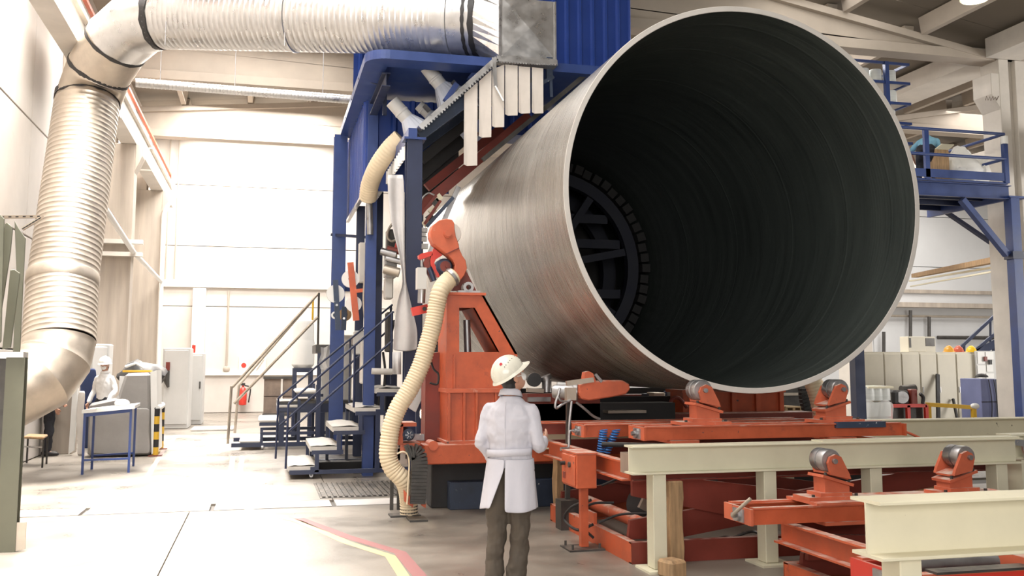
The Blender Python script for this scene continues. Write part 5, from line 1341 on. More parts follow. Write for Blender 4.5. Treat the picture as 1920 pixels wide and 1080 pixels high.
a = at(362, 540, Y=35.6); b_ = at(382, 660, Y=35.6)
obj('wall_duct', MB().bb((a.x, 35.6, 0), (b_.x, 35.98, a.z)), M['white'], label='white upright box duct on the back wall', cat='duct')
a = at(429, 545, Y=35.9)
obj('wall_pipe', MB().tube([(a.x, 35.93, a.z), (a.x, 35.93, at(429, 688, Y=35.9).z)], .035, 8).ell((a.x, 35.93, at(426, 692, Y=35.9).z), (.12, .05, .12)), M['column'], label='thin brown pipe with a round end on the back wall', cat='pipe')
# extinguisher, notices on the back wall
ex = thing('fire_extinguisher', 'red fire extinguisher hanging on the back wall', 'extinguisher', at(455, 760, Y=35.7))
c = at(455, 752, Y=35.8); 
obj('cylinder', MB().lathe([(.0, 0), (.13, .02), (.14, .5), (.09, .6), (.04, .64), (.04, .7)], (c.x, 35.8, c.z-.15), (0, 0, 1), 16), M['red'], ex)
obj('wall_hook', MB().bb((c.x-.05, 35.85, c.z+.2), (c.x+.05, 36.0, c.z+.3)), M['darksteel'], ex)
obj('valve', MB().bb((c.x-.09, 35.75, c.z+.55), (c.x+.07, 35.85, c.z+.63)), M['black'], ex)
obj('hose', MB().tube(cr([(c.x+.05, 35.75, c.z+.55), (c.x+.25, 35.75, c.z+.45), (c.x+.2, 35.75, c.z-.05)]), .025), M['black'], ex)
for (u, v, w2, h2, m, lab) in ((457, 684, .16, .28, 'white', 'narrow white notice with a red mark beside the extinguisher'), (488, 684, .2, .30, 'offwhite', 'square pale notice with a slanting stroke on the back wall')):
    p = at(u, v, Y=35.93); t = thing('wall_notice', lab, 'sign', (p.x, 35.97, p.z-h2))
    obj('board', MB().bb((p.x-w2, 35.95, p.z-h2), (p.x+w2, 35.98, p.z+h2)), M[m], t)
    if m == 'white': obj('red_mark', MB().cyl((p.x, 35.945, p.z-.02), (p.x, 35.95, p.z-.02), .09, n=16), M['red'], t)
    else: obj('stroke', MB().bar((p.x-.13, 35.945, p.z-.2), (p.x+.13, 35.945, p.z+.2), .004, .03), M['column'], t)
# dark crates at the back wall
a, b_ = at(492, 772, Y=33.5), at(552, 708, Y=33.5)
cr_ = thing('steel_crate', 'wide dark rusty steel crate against the back wall', 'crate', (a.x, 33.5, 0))
for (x0, x1) in ((a.x, (a.x+b_.x)/2+.1), ((a.x+b_.x)/2+.12, b_.x)):
    for (z0, z1) in ((.05, b_.z*.5), (b_.z*.52, b_.z)):
        obj('side_panel', MB().bb((x0+.03, 33.5, z0), (x1-.03, 34.4, z1)), M['darkrust'] if 'darkrust' in M else M['column'], cr_)
for z in (b_.z, .04): obj('rim_bar', MB().bar((a.x, 33.48, z), (b_.x, 33.48, z), .06, .08), M['darksteel'], cr_)
# tall cabinets by the left wall
def cabinet(u0, v0, u1, v1, Y_, dep, lab, m='cab', red=False):
    a, b_ = at(u0, v0, Y=Y_), at(u1, v1, Y=Y_)
    t = thing('electrical_cabinet', lab, 'cabinet', (a.x, Y_, 0))
    obj('body', MB().bb((a.x, Y_, 0.0), (b_.x, Y_+dep, a.z)), M[m], t, bev=.02)
    obj('door', MB().bb((a.x+.04, Y_-.03, .12), (b_.x-.04, Y_, a.z-.06)), M[m], t, bev=.01)
    if red:
        obj('isolator_switch', MB().bb((b_.x-.6, Y_-.08, a.z-.6), (b_.x-.5, Y_-.03, a.z-.38)), M['redox'], t)
        obj('cable_tuft', MB().tube([(b_.x-.55, Y_-.06, a.z-.6), (b_.x-.58, Y_-.08, a.z-.85), (b_.x-.52, Y_-.08, a.z-1.05)], [.05, .08, .03], 8), M['darksteel'], t)
    else:
        obj('handle', MB().bb((b_.x-.1, Y_-.05, a.z*.5), (b_.x-.06, Y_-.03, a.z*.6)), M['darksteel'], t)
    return t
cabinet(306, 652, 352, 800, 27.4, 1.2, 'tall pale grey electrical cabinet with a red isolator switch', red=True)
cabinet(358, 662, 378, 792, 29.2, 1.0, 'slim pale grey cabinet right of the isolator cabinet')
cabinet(171, 645, 203, 700, 23.0, .6, 'pale grey cabinet on the column behind the man in white')
obj('signal_light', MB().lathe([(.05, 0), (.05, .22), (.0, .26)], at(363, 661.5, Y=29.5), (0, 0, 1), 12), M['red'], label='red signal light beside the isolator cabinet', cat='light')
obj('floor_mat', MB().bb((-1.75, 26.3, 0), (-.7, 27.6, .05)), M['fabricgrey'], label='pale folded mat on the floor before the tall cabinet', cat='mat', bev=.01)
# low concrete barrier and white post near the man
a = at(133, 848, Z=0)
obj('white_post', MB().prism([at(128, 852, Y=19.9), at(138, 845, Y=19.9), at(146, 728, Y=19.9), at(136, 730, Y=19.9)], (0, .1, 0)), M['white'], label='white upright board beside the low concrete wall', cat='post')
g = [[at(u+3*math.sin(v*.07), v, Y=19.7+.04*math.sin(i*2+v*.1)) for i, u in enumerate((144, 149, 154, 158))] for v in (732, 760, 790, 820, 856)]
obj('hanging_sheet', MB().sheet(g), M['offwhite'], label='crumpled white sheet hanging beside the white board', cat='sheet', solid=.01, sub=1)
# covered machine
cm = thing('covered_machine', 'machine under a grey tarpaulin with a raised right half', 'covered machine', (-2.5, 19.8, 0))
Cc = lambda u, v, Y=19.4: at(u, v, Y=Y)
out = [Cc(163, 856), Cc(166, 757), Cc(220, 745), Cc(235, 700), Cc(281, 699), Cc(283, 853)]
b = MB(); b.prism([V((p.x, 19.4, max(0, p.z))) for p in out], (0, 1.0, 0))
obj('tarpaulin', b, M['grey'], cm, bev=.05)
g = [[Cc(u + 2*math.sin(v*.09+i), v, 19.36 + .03*math.sin(i*1.9+v*.06)) for i, u in enumerate((166, 180, 195, 210, 225, 240, 255, 268, 281))] for v in (764, 785, 810, 835, 852)]
obj('tarpaulin_fold', MB().sheet(g), M['grey'], cm, sub=1, solid=.006)
obj('side_panel', MB().prism([Cc(282, 698), Cc(294, 694), Cc(295, 845), Cc(284, 852)], (0, .9, 0)), M['white'], cm)
obj('top_strap', MB().box(Cc(258, 696, 19.8), (.5, .3, .04)), M['yellow'], cm)
bb_ = thing('cable_heap', 'black tarpaulin heap with pale pipes behind the covered machine', 'heap', Cc(265, 690, 21.5))
c = Cc(266, 705, 21.8); b = MB().ell(c, (.48, .35, .30), 16, 9)
b.v = [p + V((noise.noise(p*3.1)*.14, noise.noise(p*3.1 + V((5, 0, 0)))*.14, noise.noise(p*4 + V((0, 7, 0)))*.14)) for p in b.v]
obj('tarp', b, M['black'], bb_)
obj('loose_tube', MB().tube([Cc(235, 688, 21.3), Cc(255, 681, 21.3), Cc(270, 690, 21.3)], .03), M['white'], bb_)
obj('support', MB().bb((c.x-.4, 21.5, 0), (c.x+.35, 22.1, c.z)), M['cab'], bb_)
# striped barrier
def striped(p, q_, r, n, par, name):
    p, q_ = V(p), V(q_)
    for i in range(n):
        obj(name, MB().cyl(p.lerp(q_, i/n), p.lerp(q_, (i+1)/n), r, n=12, cap=True), M['yellow'] if i % 2 == 0 else M['black'], par)
ba = thing('striped_barrier', 'yellow and black striped tubular barrier around the covered machine', 'barrier', (-2.2, 19.2, 0))
e1 = at(291, 855, Z=0); e2 = at(208, 852, Z=0); e3 = at(301, 842, Z=0)
zt = at(291, 766, Y=e1.y).z
striped((e1.x, e1.y, .02), (e1.x, e1.y, zt), .055, 6, ba, 'upright_band')
striped((e2.x, e2.y, .02), (e2.x, e2.y, zt), .055, 6, ba, 'upright_band')
striped((e3.x, e3.y, .02), (e3.x, e3.y, zt), .055, 6, ba, 'upright_band')
striped((e2.x, e2.y, zt), (e1.x, e1.y, zt), .055, 6, ba, 'top_band')
for e in (e1, e3): obj('foot_plate', MB().bb((e.x-.12, e.y-.1, 0), (e.x+.12, e.y+.1, .02)), M['redox'], ba)
obj('joint_cap', MB().cyl((e1.x, e1.y, zt), (e3.x, e3.y, zt), .06), M['white'], ba)
# light table with blue legs
tb_ = thing('work_table', 'narrow white-topped table with thin blue legs', 'table', (-2.35, 16.8, 0))
L4 = [at(154, 890, Z=0), at(241, 886, Z=0), at(172, 880, Z=0), at(250, 874, Z=0)]
zt1 = at(160, 775, Y=L4[0].y).z
zts = [zt1, at(243, 766, Y=L4[1].y).z]
zt_ = sum(zts)/2
top = [at(155, 776, Y=L4[0].y), at(250, 763, Y=L4[1].y), at(264, 757, Y=L4[3].y+.1), at(175, 771, Y=L4[2].y+.1)]
zt_ = min(p.z for p in top) 
zz = [p.z for p in top]
zt2 = zts[1]
b = MB().prism([V((L4[0].x-.04, L4[0].y-.05, zt1)), V((L4[1].x+.06, L4[1].y-.05, zt2)), V((L4[3].x+.06, L4[3].y+.1, zt2)), V((L4[2].x-.04, L4[2].y+.1, zt1))], (0, 0, .05))
obj('tabletop', b, M['white'], tb_)
for i, p in enumerate(L4): obj('leg', MB().bar((p.x, p.y, 0), (p.x, p.y, zts[i % 2]), .035, .035, (0, 1, 0)), M['blue'], tb_)
for i, j in ((0, 1), (2, 3)):
    obj('stretcher', MB().bar((L4[i].x, L4[i].y, .22), (L4[j].x, L4[j].y, .22), .03, .03), M['blue'], tb_)
obj('apron', MB().bar((L4[0].x, L4[0].y, zt1-.03), (L4[1].x, L4[1].y, zt2-.03), .03, .05), M['blue'], tb_)
c = (L4[0] + L4[1] + L4[2] + L4[3])/4
obj('paper_cup_roll', MB().ell((c.x+.15, c.y, (zt1+zt2)/2+.1), (.12, .1, .07)), M['white'], label='white cloth bundle on the narrow table', cat='cloth')
obj('green_tape', MB().box((L4[0].x+.2, L4[0].y+.05, zt1+.06), (.1, .08, .025)), mat('green_plastic', (.15, .5, .06), .4), label='small bright green scrap on the narrow table', cat='scrap')
for i, (dx, w2) in enumerate(((.12, .1), (.36, .16))):
    obj('paper_note', MB().box((L4[0].x+dx, L4[0].y+.02+i*.06, zt1+.056), (w2, .1, .008), Matrix.Rotation(.3*i, 3, 'Z')), M['offwhite'], label=['small paper note at the left end of the narrow table', 'larger paper note beside the green scrap'][i], cat='paper')
# stool
so = thing('metal_stool', 'low metal stool with a brown seat below the duct elbow', 'stool', at(62, 862, Z=0))
s0 = [at(41, 875, Z=0), at(79, 877, Z=0), at(87, 870, Z=0), at(50, 868, Z=0)]
zs = at(76, 824, Y=s0[1].y).z
obj('seat', MB().prism([V((p.x, p.y, zs)) for p in s0], (0, 0, .04)), M['wood'], so, bev=.012)
for p in s0: obj('leg', MB().cyl((p.x, p.y, 0), (p.x, p.y, zs), .016, n=8), M['darksteel'], so)
obj('stretcher', MB().cyl((s0[0].x, s0[0].y, zs-.13), (s0[1].x, s0[1].y, zs-.13), .014, n=8), M['galv'], so)
# coats on the wall behind the man
g = [[at(u, v, Y=21.6 + .06*math.sin(i*1.7+v*.1)) for i, u in enumerate((150, 158, 166, 174, 181))] for v in (690, 712, 740, 775, 815, 848)]
obj('hanging_jacket', MB().sheet(g), M['navy'] if 'navy' in M else M['dark'], label='dark blue jacket hanging behind the man in white', cat='jacket', solid=.05, sub=1)

# ================================================================== RIGHT SIDE
pf = thing('work_platform', 'blue steel work platform with railing and knee brace right of the pipe', 'platform', (14, 17.6, 0))
PY = 17.6
G = lambda u, v, Y=PY: at(u, v, Y=Y)
xr = G(1890, 350).x; zd = G(1890, 342).z
xl = 12.4; yb = 20.2
obj('deck', MB().bb((xl, PY, zd-.05), (xr, yb, zd)), M['blue'], pf)
obj('front_beam', MB().chan((xl, PY, zd-.24), (xr, PY, zd-.24), .3, .1, .014), M['blue'], pf)
obj('toe_board', MB().bb((xl, PY-.02, zd+.02), (xr-.06, PY, zd+.2)), M['blue'], pf)
obj('side_beam', MB().bb((xr-.08, PY, zd-.4), (xr, yb, zd-.1)), M['blue'], pf)
for y in (18.3, 19.0, 19.7): obj('joist', MB().bb((xl, y, zd-.3), (xr, y+.08, zd-.05)), M['bluepost'], pf)
obj('post', MB().bb((xr-.05, PY-.12, 0), (xr+.17, PY+.1, zd-.32)), M['blue'], pf)
obj('post', MB().bb((G(1604, 700).x, PY, 0), (G(1622, 700).x, PY+.2, zd-.3)), M['bluepost'], pf)
obj('gusset', MB().bb((xr-.1, PY-.14, zd-.36), (xr+.4, PY+.12, zd-.32)), M['blue'], pf)
obj('knee_brace', MB().bar(G(1803, 374, PY-.02), G(1888, 478, PY-.02), .12, .14, (0, 1, 0)), M['blue'], pf)
obj('knee_brace', MB().bar(G(1770, 395, yb-.2), G(1880, 470, PY+1.4), .08, .1, (0, 1, 0)), M['bluepost'], pf)
obj('brace_shoe', MB().bb((xr-.1, PY-.15, G(1888, 486).z), (xr+.18, PY+.12, G(1888, 472).z)), M['bluepost'], pf)
zr1, zr2 = G(1888, 252).z, G(1888, 298).z
for z in (zr1, zr2):
    obj('handrail', MB().cyl((G(1690, 240).x-.4, PY, z+.0), (xr-.03, PY, z), .035, n=8), M['blue'], pf)
    obj('side_rail', MB().cyl((xr-.03, PY, z), (xr-.03, yb-.2, z), .035, n=8), M['blue'], pf)
for u in (1738, ):
    obj('rail_post', MB().bb((G(u, 300).x-.05, PY-.02, zd-.02), (G(u, 300).x+.06, PY+.05, zr1)), M['blue'], pf)
obj('rail_post', MB().bb((xr-.08, PY-.03, zd-.02), (xr+.03, PY+.06, zr1-.1)), M['blue'], pf)
obj('tape_wrap', MB().cyl((xr-.03, PY, zr1-.22), (xr-.03, PY, zr1-.05), .075, n=10), M['white'], pf)
# spool rack
rk = thing('spool_rack', 'tall blue rack of white glass fibre spools beside the pipe', 'rack', (13.0, 19.2, zd))
RY = 19.2
Rr = lambda u, v, Y=RY: at(u, v, Y=Y)
xp = Rr(1664, 200).x
ztop = Rr(1664, 116).z
xL, xR = Rr(1600, 118).x, Rr(1704, 120).x
obj('post', MB().bb((xp-.05, RY-.05, zd), (xp+.05, RY+.05, ztop)), M['blue'], rk)
obj('post', MB().bb((xp-.05, RY+.9, zd), (xp+.05, RY+1.0, ztop)), M['blue'], rk)
lev = [Rr(1690, v).z for v in (154, 192, 229, 266)]
for i, z in enumerate([ztop] + lev):
    f = MB(); xx0 = xL - .3
    f.bar((xx0, RY, z-.03), (xR, RY, z-.03), .05, .06).bar((xx0, RY+.95, z-.03), (xR, RY+.95, z-.03), .05, .06).bar((xR-.03, RY, z-.03), (xR-.03, RY+.95, z-.03), .05, .06)
    obj('shelf_frame', f, M['blue'], rk)
    if i: obj('shelf_board', MB().bb((xx0, RY+.03, z-.02), (xR-.05, RY+.93, z)), M['offwhite'], rk)
sp = None; names_ = ['top', 'second', 'third', 'lowest']
for i, (z, us) in enumerate(zip(lev, ((1632, 1655, 1682), (1650, 1682), (1678,), ()))):
    for j, u in enumerate(us):
        c = V((Rr(u, 150).x, RY+.28, z)); h = .33; r = .145
        t = thing('fibre_spool', 'white glass fibre spool on the %s shelf of the blue rack, %s' % (names_[i], ['first from the pipe', 'second from the pipe', 'third from the pipe'][j] if len(us) > 1 else 'alone there'), 'spool', c, 'glass fibre spools on the rack')
        obj('winding', MB().lathe([(.05, .005), (r-.01, .005), (r, .02), (r, h-.02), (r-.01, h), (.05, h)], c, (0, 0, 1), 22), M['spool'], t)
        obj('core', MB().pipe(c + V((0, 0, .0)), c + V((0, 0, h+.008)), .05, .04, 14), M['wood'], t)
# wrapped bags on the platform
c = V((G(1812, 320, PY+.8).x, PY+.9, zd)); b = MB().ell(c + V((0, 0, .36)), (.62, .4, .44), 40, 24)
b.v = [V((p.x, p.y, max(zd, p.z))) + V((noise.noise(p*3)*.14 + noise.noise(p*8)*.05, noise.noise(p*3 + V((4, 0, 0)))*.12 + noise.noise(p*8 + V((3, 0, 0)))*.05, max(0, p.z-zd-.1)*(noise.noise(p*3.5 + V((0, 9, 0)))*.5 + noise.noise(p*9)*.15))) for p in b.v]
obj('plastic_sack', b, M['plasticwhite'], label='crumpled white plastic sacks heaped behind the platform railing', cat='sack')
cx = thing('carton', 'open cardboard carton beside the bending worker on the platform', 'carton', (G(1765, 325).x, PY+.75, zd))
a, b_ = G(1755, 309, PY+.55), G(1778, 273, PY+.55)
obj('box_body', MB().bb((a.x, PY+.55, zd), (b_.x, PY+.95, b_.z-.1)), M['wood'], cx)
obj('box_flap', MB().prism([(a.x, PY+.55, b_.z-.1), (b_.x, PY+.55, b_.z-.1), (b_.x+.08, PY+.45, b_.z), (a.x+.1, PY+.45, b_.z)], (0, .015, .01)), M['cream'], cx)
# row of cream cabinets
CY = 21.0
xs_ = [at(u, 660, Y=CY).x for u in (1618, 1656, 1689, 1723, 1755, 1791, 1829)]
ztp = at(1725, 660, Y=CY).z
for i in range(len(xs_)-1):
    t = thing('storage_cabinet', '%s cream steel cabinet of the row counted from the pipe' % ['first', 'second', 'third', 'fourth', 'fifth', 'sixth'][i], 'cabinet', ((xs_[i]+xs_[i+1])/2, CY, 0), 'cream cabinets in a row')
    obj('body', MB().bb((xs_[i]+.006, CY, 0), (xs_[i+1]-.006, CY+.5, ztp)), M['cabcream'], t)
    obj('door', MB().bb((xs_[i]+.02, CY-.02, .06), (xs_[i+1]-.02, CY, ztp-.05)), M['cabcream'], t, bev=.006)
    obj('handle', MB().bb((xs_[i]+.05, CY-.04, 1.0), (xs_[i]+.07, CY-.02, 1.14)), M['steel'], t)
# helmets on the cabinets
def helmet(name, c, r, m, lab, grp=None, R=None, par=None):
    t = thing(name, lab, 'helmet', c, grp) if par is None else obj(name, MB().ell(c, (.001, .001, .001), 4, 2), m, par)
    R = R or Matrix.Identity(3)
    return t
for u, colr, lab in ((1779, (.75, .38, .05), 'orange safety helmet left on top of the cream cabinets'), (1797, (.55, .12, .07), 'red safety helmet between the orange and yellow ones on the cabinets'), (1821, (.80, .52, .01), 'bright yellow safety helmet on top of the cream cabinets')):
    c = V((at(u, 656, Y=CY+.2).x, CY+.2, ztp))
    t = thing('safety_helmet', lab, 'helmet', c, 'helmets on the cabinets')
    m = mat('helmet_plastic', colr, .35, var=.04)
    obj('shell', MB().ell(c + V((0, 0, .02)), (.115, .14, .14), 18, 8, zlo=0), m, t)
    obj('brim', MB().lathe([(.11, 0), (.15, .0), (.15, .012), (.115, .03)], c, (0, 0, 1), 20), m, t)
    obj('ridge', MB().tube([c + V((0, .14*math.cos(a), .025+.14*math.sin(a))) for a in [PI*k/8 for k in range(9)]], .012, 6), m, t)
ac = thing('cooling_unit', 'white cooling unit with a dark grille on top of the cabinets', 'cooling unit', (at(1725, 655, Y=CY+.3).x, CY+.2, ztp))
a, b_ = at(1704, 655, Y=CY+.1), at(1735, 631, Y=CY+.1)
obj('case', MB().bb((a.x, CY+.1, ztp), (b_.x, CY+.45, b_.z)), M['cabcream'], ac, bev=.01)
obj('side_case', MB().bb((b_.x, CY+.15, ztp), (at(1756, 640, Y=CY+.1).x, CY+.45, b_.z)), M['cabcream'], ac)
b = MB(); x0, x1 = b_.x+.03, at(1754, 640, Y=CY+.1).x
obj('grille', MB().bb((x0, CY+.13, at(1735, 649, Y=CY+.1).z), (x1, CY+.15, at(1735, 634, Y=CY+.1).z)), M['darksteel'], ac)
obj('vent', MB().bb((a.x+.02, CY+.09, at(1735, 652, Y=CY+.1).z), (a.x+.07, CY+.1, at(1735, 634, Y=CY+.1).z)), M['darksteel'], ac)
# notice board
nb = thing('notice_board', 'white notice board with papers right of the cream cabinets', 'notice board', (at(1848, 700, Y=20.9).x, 20.9, 0))
a, b_ = at(1832, 712, Y=20.9), at(1866, 658, Y=20.9)
obj('board', MB().bb((a.x, 20.9, a.z), (b_.x, 20.95, b_.z)), M['cab'], nb)
for (u0, v0, u1, v1) in ((1834, 660, 1846, 682), (1849, 660, 1863, 674), (1834, 685, 1848, 701), (1851, 678, 1862, 697), (1835, 703, 1842, 711), (1850, 700, 1864, 711)):
    p, q_ = at(u0, v1, Y=20.88), at(u1, v0, Y=20.88); obj('paper', MB().bb((p.x, 20.885, p.z), (q_.x, 20.9, q_.z)), M['white'], nb)
for (u, v) in ((1848, 673), (1857, 679)):
    p = at(u, v, Y=20.85); obj('hanging_key', MB().box(p, (.08, .03, .12)), M['black' if u > 1850 else 'redox'], nb)
obj('stand_leg', MB().bb((a.x, 20.92, 0), (a.x+.04, 20.96, a.z)), M['darksteel'], nb)
obj('stand_leg', MB().bb((b_.x-.04, 20.92, 0), (b_.x, 20.96, a.z)), M['darksteel'], nb)
# blue tool cabinet
a, b_, c_ = at(1833, 710, Y=19.4), at(1860, 711, Y=19.4), at(1880, 712, Y=19.4)
tc = thing('tool_cabinet', 'blue two-tier tool cabinet beside the blue platform post', 'cabinet', (b_.x, 19.4, 0))
obj('front', MB().bb((a.x, 19.3, 0), (b_.x, 20.0, a.z)), mat('violet_blue_paint', (.16, .18, .33), .5), tc, bev=.01)
obj('side', MB().bb((b_.x, 19.32, 0), (c_.x, 20.0, a.z-.01)), M['bluepost'], tc, bev=.01)  # shaded right face of the box, put in as darker paint
zc = at(1845, 754, Y=19.4).z
obj('shelf_gap', MB().bb((a.x-.005, 19.29, zc), (c_.x, 19.31, zc+.02)), M['black'], tc)
for dx in (.2, .34): obj('door_cable', MB().tube(cr([(a.x+dx, 19.28, a.z-.02), (a.x+dx+.06, 19.28, a.z*.6), (a.x+dx, 19.28, .15)]), .01, 6), M['black'], tc)
obj('cap_black', MB().ell((a.x+.2, 19.5, a.z+.03), (.16, .12, .09), 12, 5, zlo=0), M['black'], label='black cap lying on the blue tool cabinet', cat='cap')
# yellow barrier
yb_ = thing('yellow_barrier', 'low yellow tubular barrier in front of the cream cabinets', 'barrier', (at(1785, 780, Y=19.6).x, 19.6, 0))
a, b_ = at(1735, 758, Y=19.8), at(1828, 764, Y=19.2)
obj('top_rail', MB().bar(a, b_, .09, .09), M['yellow'], yb_)
for p in (a.lerp(b_, .06), a.lerp(b_, .97)): obj('leg', MB().bar((p.x, p.y, 0), p, .09, .09, (0, 1, 0)), M['yellow'], yb_)
obj('bag', MB().ell(b_ + V((0, 0, .03)), (.11, .08, .07)), M['white'], yb_)
# leaning bars
for (u0, v0, u1, v1, w2, lab) in ((1758, 702, 1759, 800, .09, 'dark flat bar leaning on the cabinets behind the yellow barrier'), (1787, 748, 1800, 800, .05, 'thin dark rod leaning right of the flat bar'), (1829, 752, 1812, 780, .04, 'short dark stick leaning near the end of the yellow barrier')):
    p, q_ = at(u0, v0, Y=20.93), at(u1, v1, Y=20.5); q_.z = 0.0
    obj('leaning_bar', MB().bar(q_, p, w2, .05, (0, 1, 0)), M['black'], label=lab, cat='bar')
# pump set on a red frame
pu = thing('pump_set', 'black and red pump set mounted on a red frame before the cabinets', 'pump', (at(1702, 780, Y=19.6).x, 19.6, 0))
U_ = lambda u, v, Y=19.6: at(u, v, Y=Y)
x0, xm, x1 = U_(1670, 760).x, U_(1704, 760).x, U_(1738, 760).x; zt = U_(1700, 760).z
for x in (x0, xm, x1):
    obj('frame_post', MB().bb((x-.04, 19.6, 0), (x+.04, 19.68, zt)), M['red'], pu)
for z in (.06, zt):
    obj('frame_rail', MB().bb((x0, 19.6, z-.05), (x1, 19.68, z+.03)), M['red'], pu)
obj('frame_panel', MB().bb((x0, 19.75, 0), (x1, 20.2, zt-.05)), M['darksteel'], pu)
obj('engine', MB().bb((U_(1680, 750).x, 19.7, zt), (U_(1712, 750).x, 20.2, U_(1700, 732).z)), M['black'], pu, bev=.05)
obj('engine_top', MB().cyl(U_(1690, 731, 19.9), U_(1715, 728, 19.9), .1), M['darksteel'], pu)
obj('flywheel', MB().cyl(U_(1692, 745, 19.65), U_(1692, 745, 19.72), .14, n=18), M['steel'], pu)
obj('tank', MB().bb((U_(1712, 750).x, 19.65, zt), (U_(1724, 750).x, 20.1, U_(1718, 730).z)), M['redox'], pu, bev=.02)
obj('hose', MB().tube(cr([U_(1725, 738), U_(1731, 745), U_(1730, 757)]), .04), M['black'], pu)
# wrapped pallet of spools
pl_ = thing('spool_pallet', 'pallet stacked with spools half wrapped in cloudy plastic film', 'pallet', (U_(1646, 780).x, 19.6, 0))
obj('deck_boards', MB().bb((U_(1622, 780).x, 19.4, 0), (U_(1674, 780).x, 20.3, .14)), M['wood'], pl_)
obj('cap_board', MB().bb((U_(1621, 727).x, 19.45, U_(1640, 728).z), (U_(1668, 727).x, 20.2, U_(1640, 724).z)), M['cream'], pl_)
for i, u in enumerate((1628, 1643, 1657)):
    for k in range(3):
        z0 = .15 + k*.36; c = V((U_(u, 740).x, 19.62, z0))
        if z0 + .34 < U_(1640, 728).z + .1:
            obj('spool', MB().lathe([(.04, 0), (.15, .01), (.155, .03), (.155, .31), (.15, .33), (.04, .34)], c, (0, 0, 1), 18), M['spool'], pl_)
g = [[U_(u + 2*math.sin(v+u), v + 4*math.sin(u*.2), 19.4 - .05*math.sin(u*.13)) for u in range(1620, 1678, 6)] for v in (752, 765, 780, 800)]
obj('plastic_film', MB().sheet(g), M['plastic'], pl_, sub=1)
# timber and rods slung between the columns at the right
for (p, q_, s_, m, lab) in ((at(1715, 517, Y=30), at(1868, 487, Y=20), .14, 'wood', 'long brown timber plank carried across the right column'), (at(1706, 527, Y=30), at(1920, 492, Y=19.2), .05, 'cream', 'upper of two cream rods below the timber plank'), (at(1708, 537, Y=30), at(1868, 508, Y=20), .04, 'cream', 'lower of two cream rods below the timber plank')):
    obj('long_rod' if s_ < .1 else 'timber_plank', MB().bar(p, q_, s_*1.6, s_), M[m], label=lab, cat='rod' if s_ < .1 else 'plank', group='long pieces carried across the right column')
# pipes on the back wall and dark stair at the right
for (x0, x1, z, r, lab) in ((22, 31.8, 3.75, .05, 'thin grey pipe just below the ledge on the back wall'), (28.0, 31.8, 2.85, .08, 'dark pipe run lower on the back wall')):
    obj('wall_pipe', MB().tube([(x0, 35.8, z), (x1, 35.8, z)], r, 8), M['darksteel' if r > .06 else 'galvdusty'], label=lab, cat='pipe')
for (u, v0, v1, lab) in ((1707, 582, 631, 'thin upright pipe above the cooling unit'), (1742, 594, 632, 'thicker dark upright pipe beside the cooling unit'), (1657, 622, 662, 'upright dark pipe behind the cabinets next to the pipe mouth')):
    p, q_ = at(u, v0, Y=35.7), at(u, v1+40, Y=35.7)
    obj('wall_pipe', MB().tube([p, q_], .07, 8), M['darksteel'], label=lab, cat='pipe')
ds = thing('access_stair', 'dark steel stair with railing rising at the far right', 'stairs', at(1840, 655, Y=27))
E_ = lambda u, v: at(u, v, Y=27)
for (a, b_) in (((1797, 655), (1868, 589)), ((1828, 657), (1870, 622)), ((1822, 668), (1872, 640))):
    obj('stair_rail', MB().bar(E_(*a), E_(*b_), .06, .1 if a[0] != 1822 else .25), M['bluepost'], ds)
for (u, v0, v1) in ((1808, 645, 668), (1857, 600, 655), (1838, 650, 668)):
    obj('rail_post', MB().bar(E_(u, v1), E_(u, v0), .05, .05, (0, 1, 0)), M['bluepost'], ds)
p = E_(1872, 640); obj('stringer_support', MB().bb((p.x-.1, 27, 0), (p.x+.1, 27.2, p.z)), M['bluepost'], ds)
# round high bay lamp below the right roof
c = at(1828, 2, Y=13.0)
hb = thing('high_bay_lamp', 'round yellow-green high bay lamp hanging below the dark roof', 'lamp', c)
obj('diffuser', MB().lathe([(0, 0), (.2, .01), (.22, .05), (.2, .1)], c, (0, 0, 1), 20, cap=False), M['glass'], hb)
obj('reflector', MB().lathe([(.23, .03), (.2, .15), (.1, .3), (.06, .42)], c, (0, 0, 1), 20), M['galv'], hb)
obj('stem', MB().cyl(c + V((0, 0, .4)), (c.x, c.y, zroof(c.x)), .02), M['darksteel'], hb)
lp = bpy.data.lights.new('high_bay_glow', 'POINT'); lp.energy = 120; lp.color = (1, .95, .6); lp.shadow_soft_size = .2
lo_ = bpy.data.objects.new('high_bay_glow', lp); COL.objects.link(lo_); lo_.location = c + V((0, 0, -.3))
# small junction box on the right column
obj('cable_loop', MB().tube(cr([at(1905, 690, Y=18.2), at(1915, 705, Y=18.2), at(1908, 730, Y=18.2)]), .02), M['black'], label='loop of black cable beside the blue platform post', cat='cable')
# ================================================================== PEOPLE
def loft(mb, rings, n=20, p=2.2):
    # rings: (cx, cy, z, rx, ry)
    vs_ = []
    for cx, cy, z, rx, ry in rings:
        for k in range(n):
            a = 2*PI*k/n; c, s_ = math.cos(a), math.sin(a)
            vs_.append((cx + rx*math.copysign(abs(c)**(2/p), c), cy + ry*math.copysign(abs(s_)**(2/p), s_), z))
    m = len(rings)
    mb.add(vs_, [(i*n+k, i*n+(k+1) % n, (i+1)*n+(k+1) % n, (i+1)*n+k) for i in range(m-1) for k in range(n)] + [tuple(range(n))[::-1], tuple(range((m-1)*n, m*n))], True)
def limb(mb, pts, rs, k=5, n=12):
    c = cr(pts, k); r = []
    for i in range(len(c)): r.append(lerpl(rs, len(c))[i])
    # round both ends
    d0 = (c[0]-c[1]).normalized(); d1 = (c[-1]-c[-2]).normalized()
    c = [c[0]+d0*r[0]*.8] + c + [c[-1]+d1*r[-1]*.8]; r = [r[0]*.35] + r + [r[-1]*.35]
    mb.tube(c, r, n)
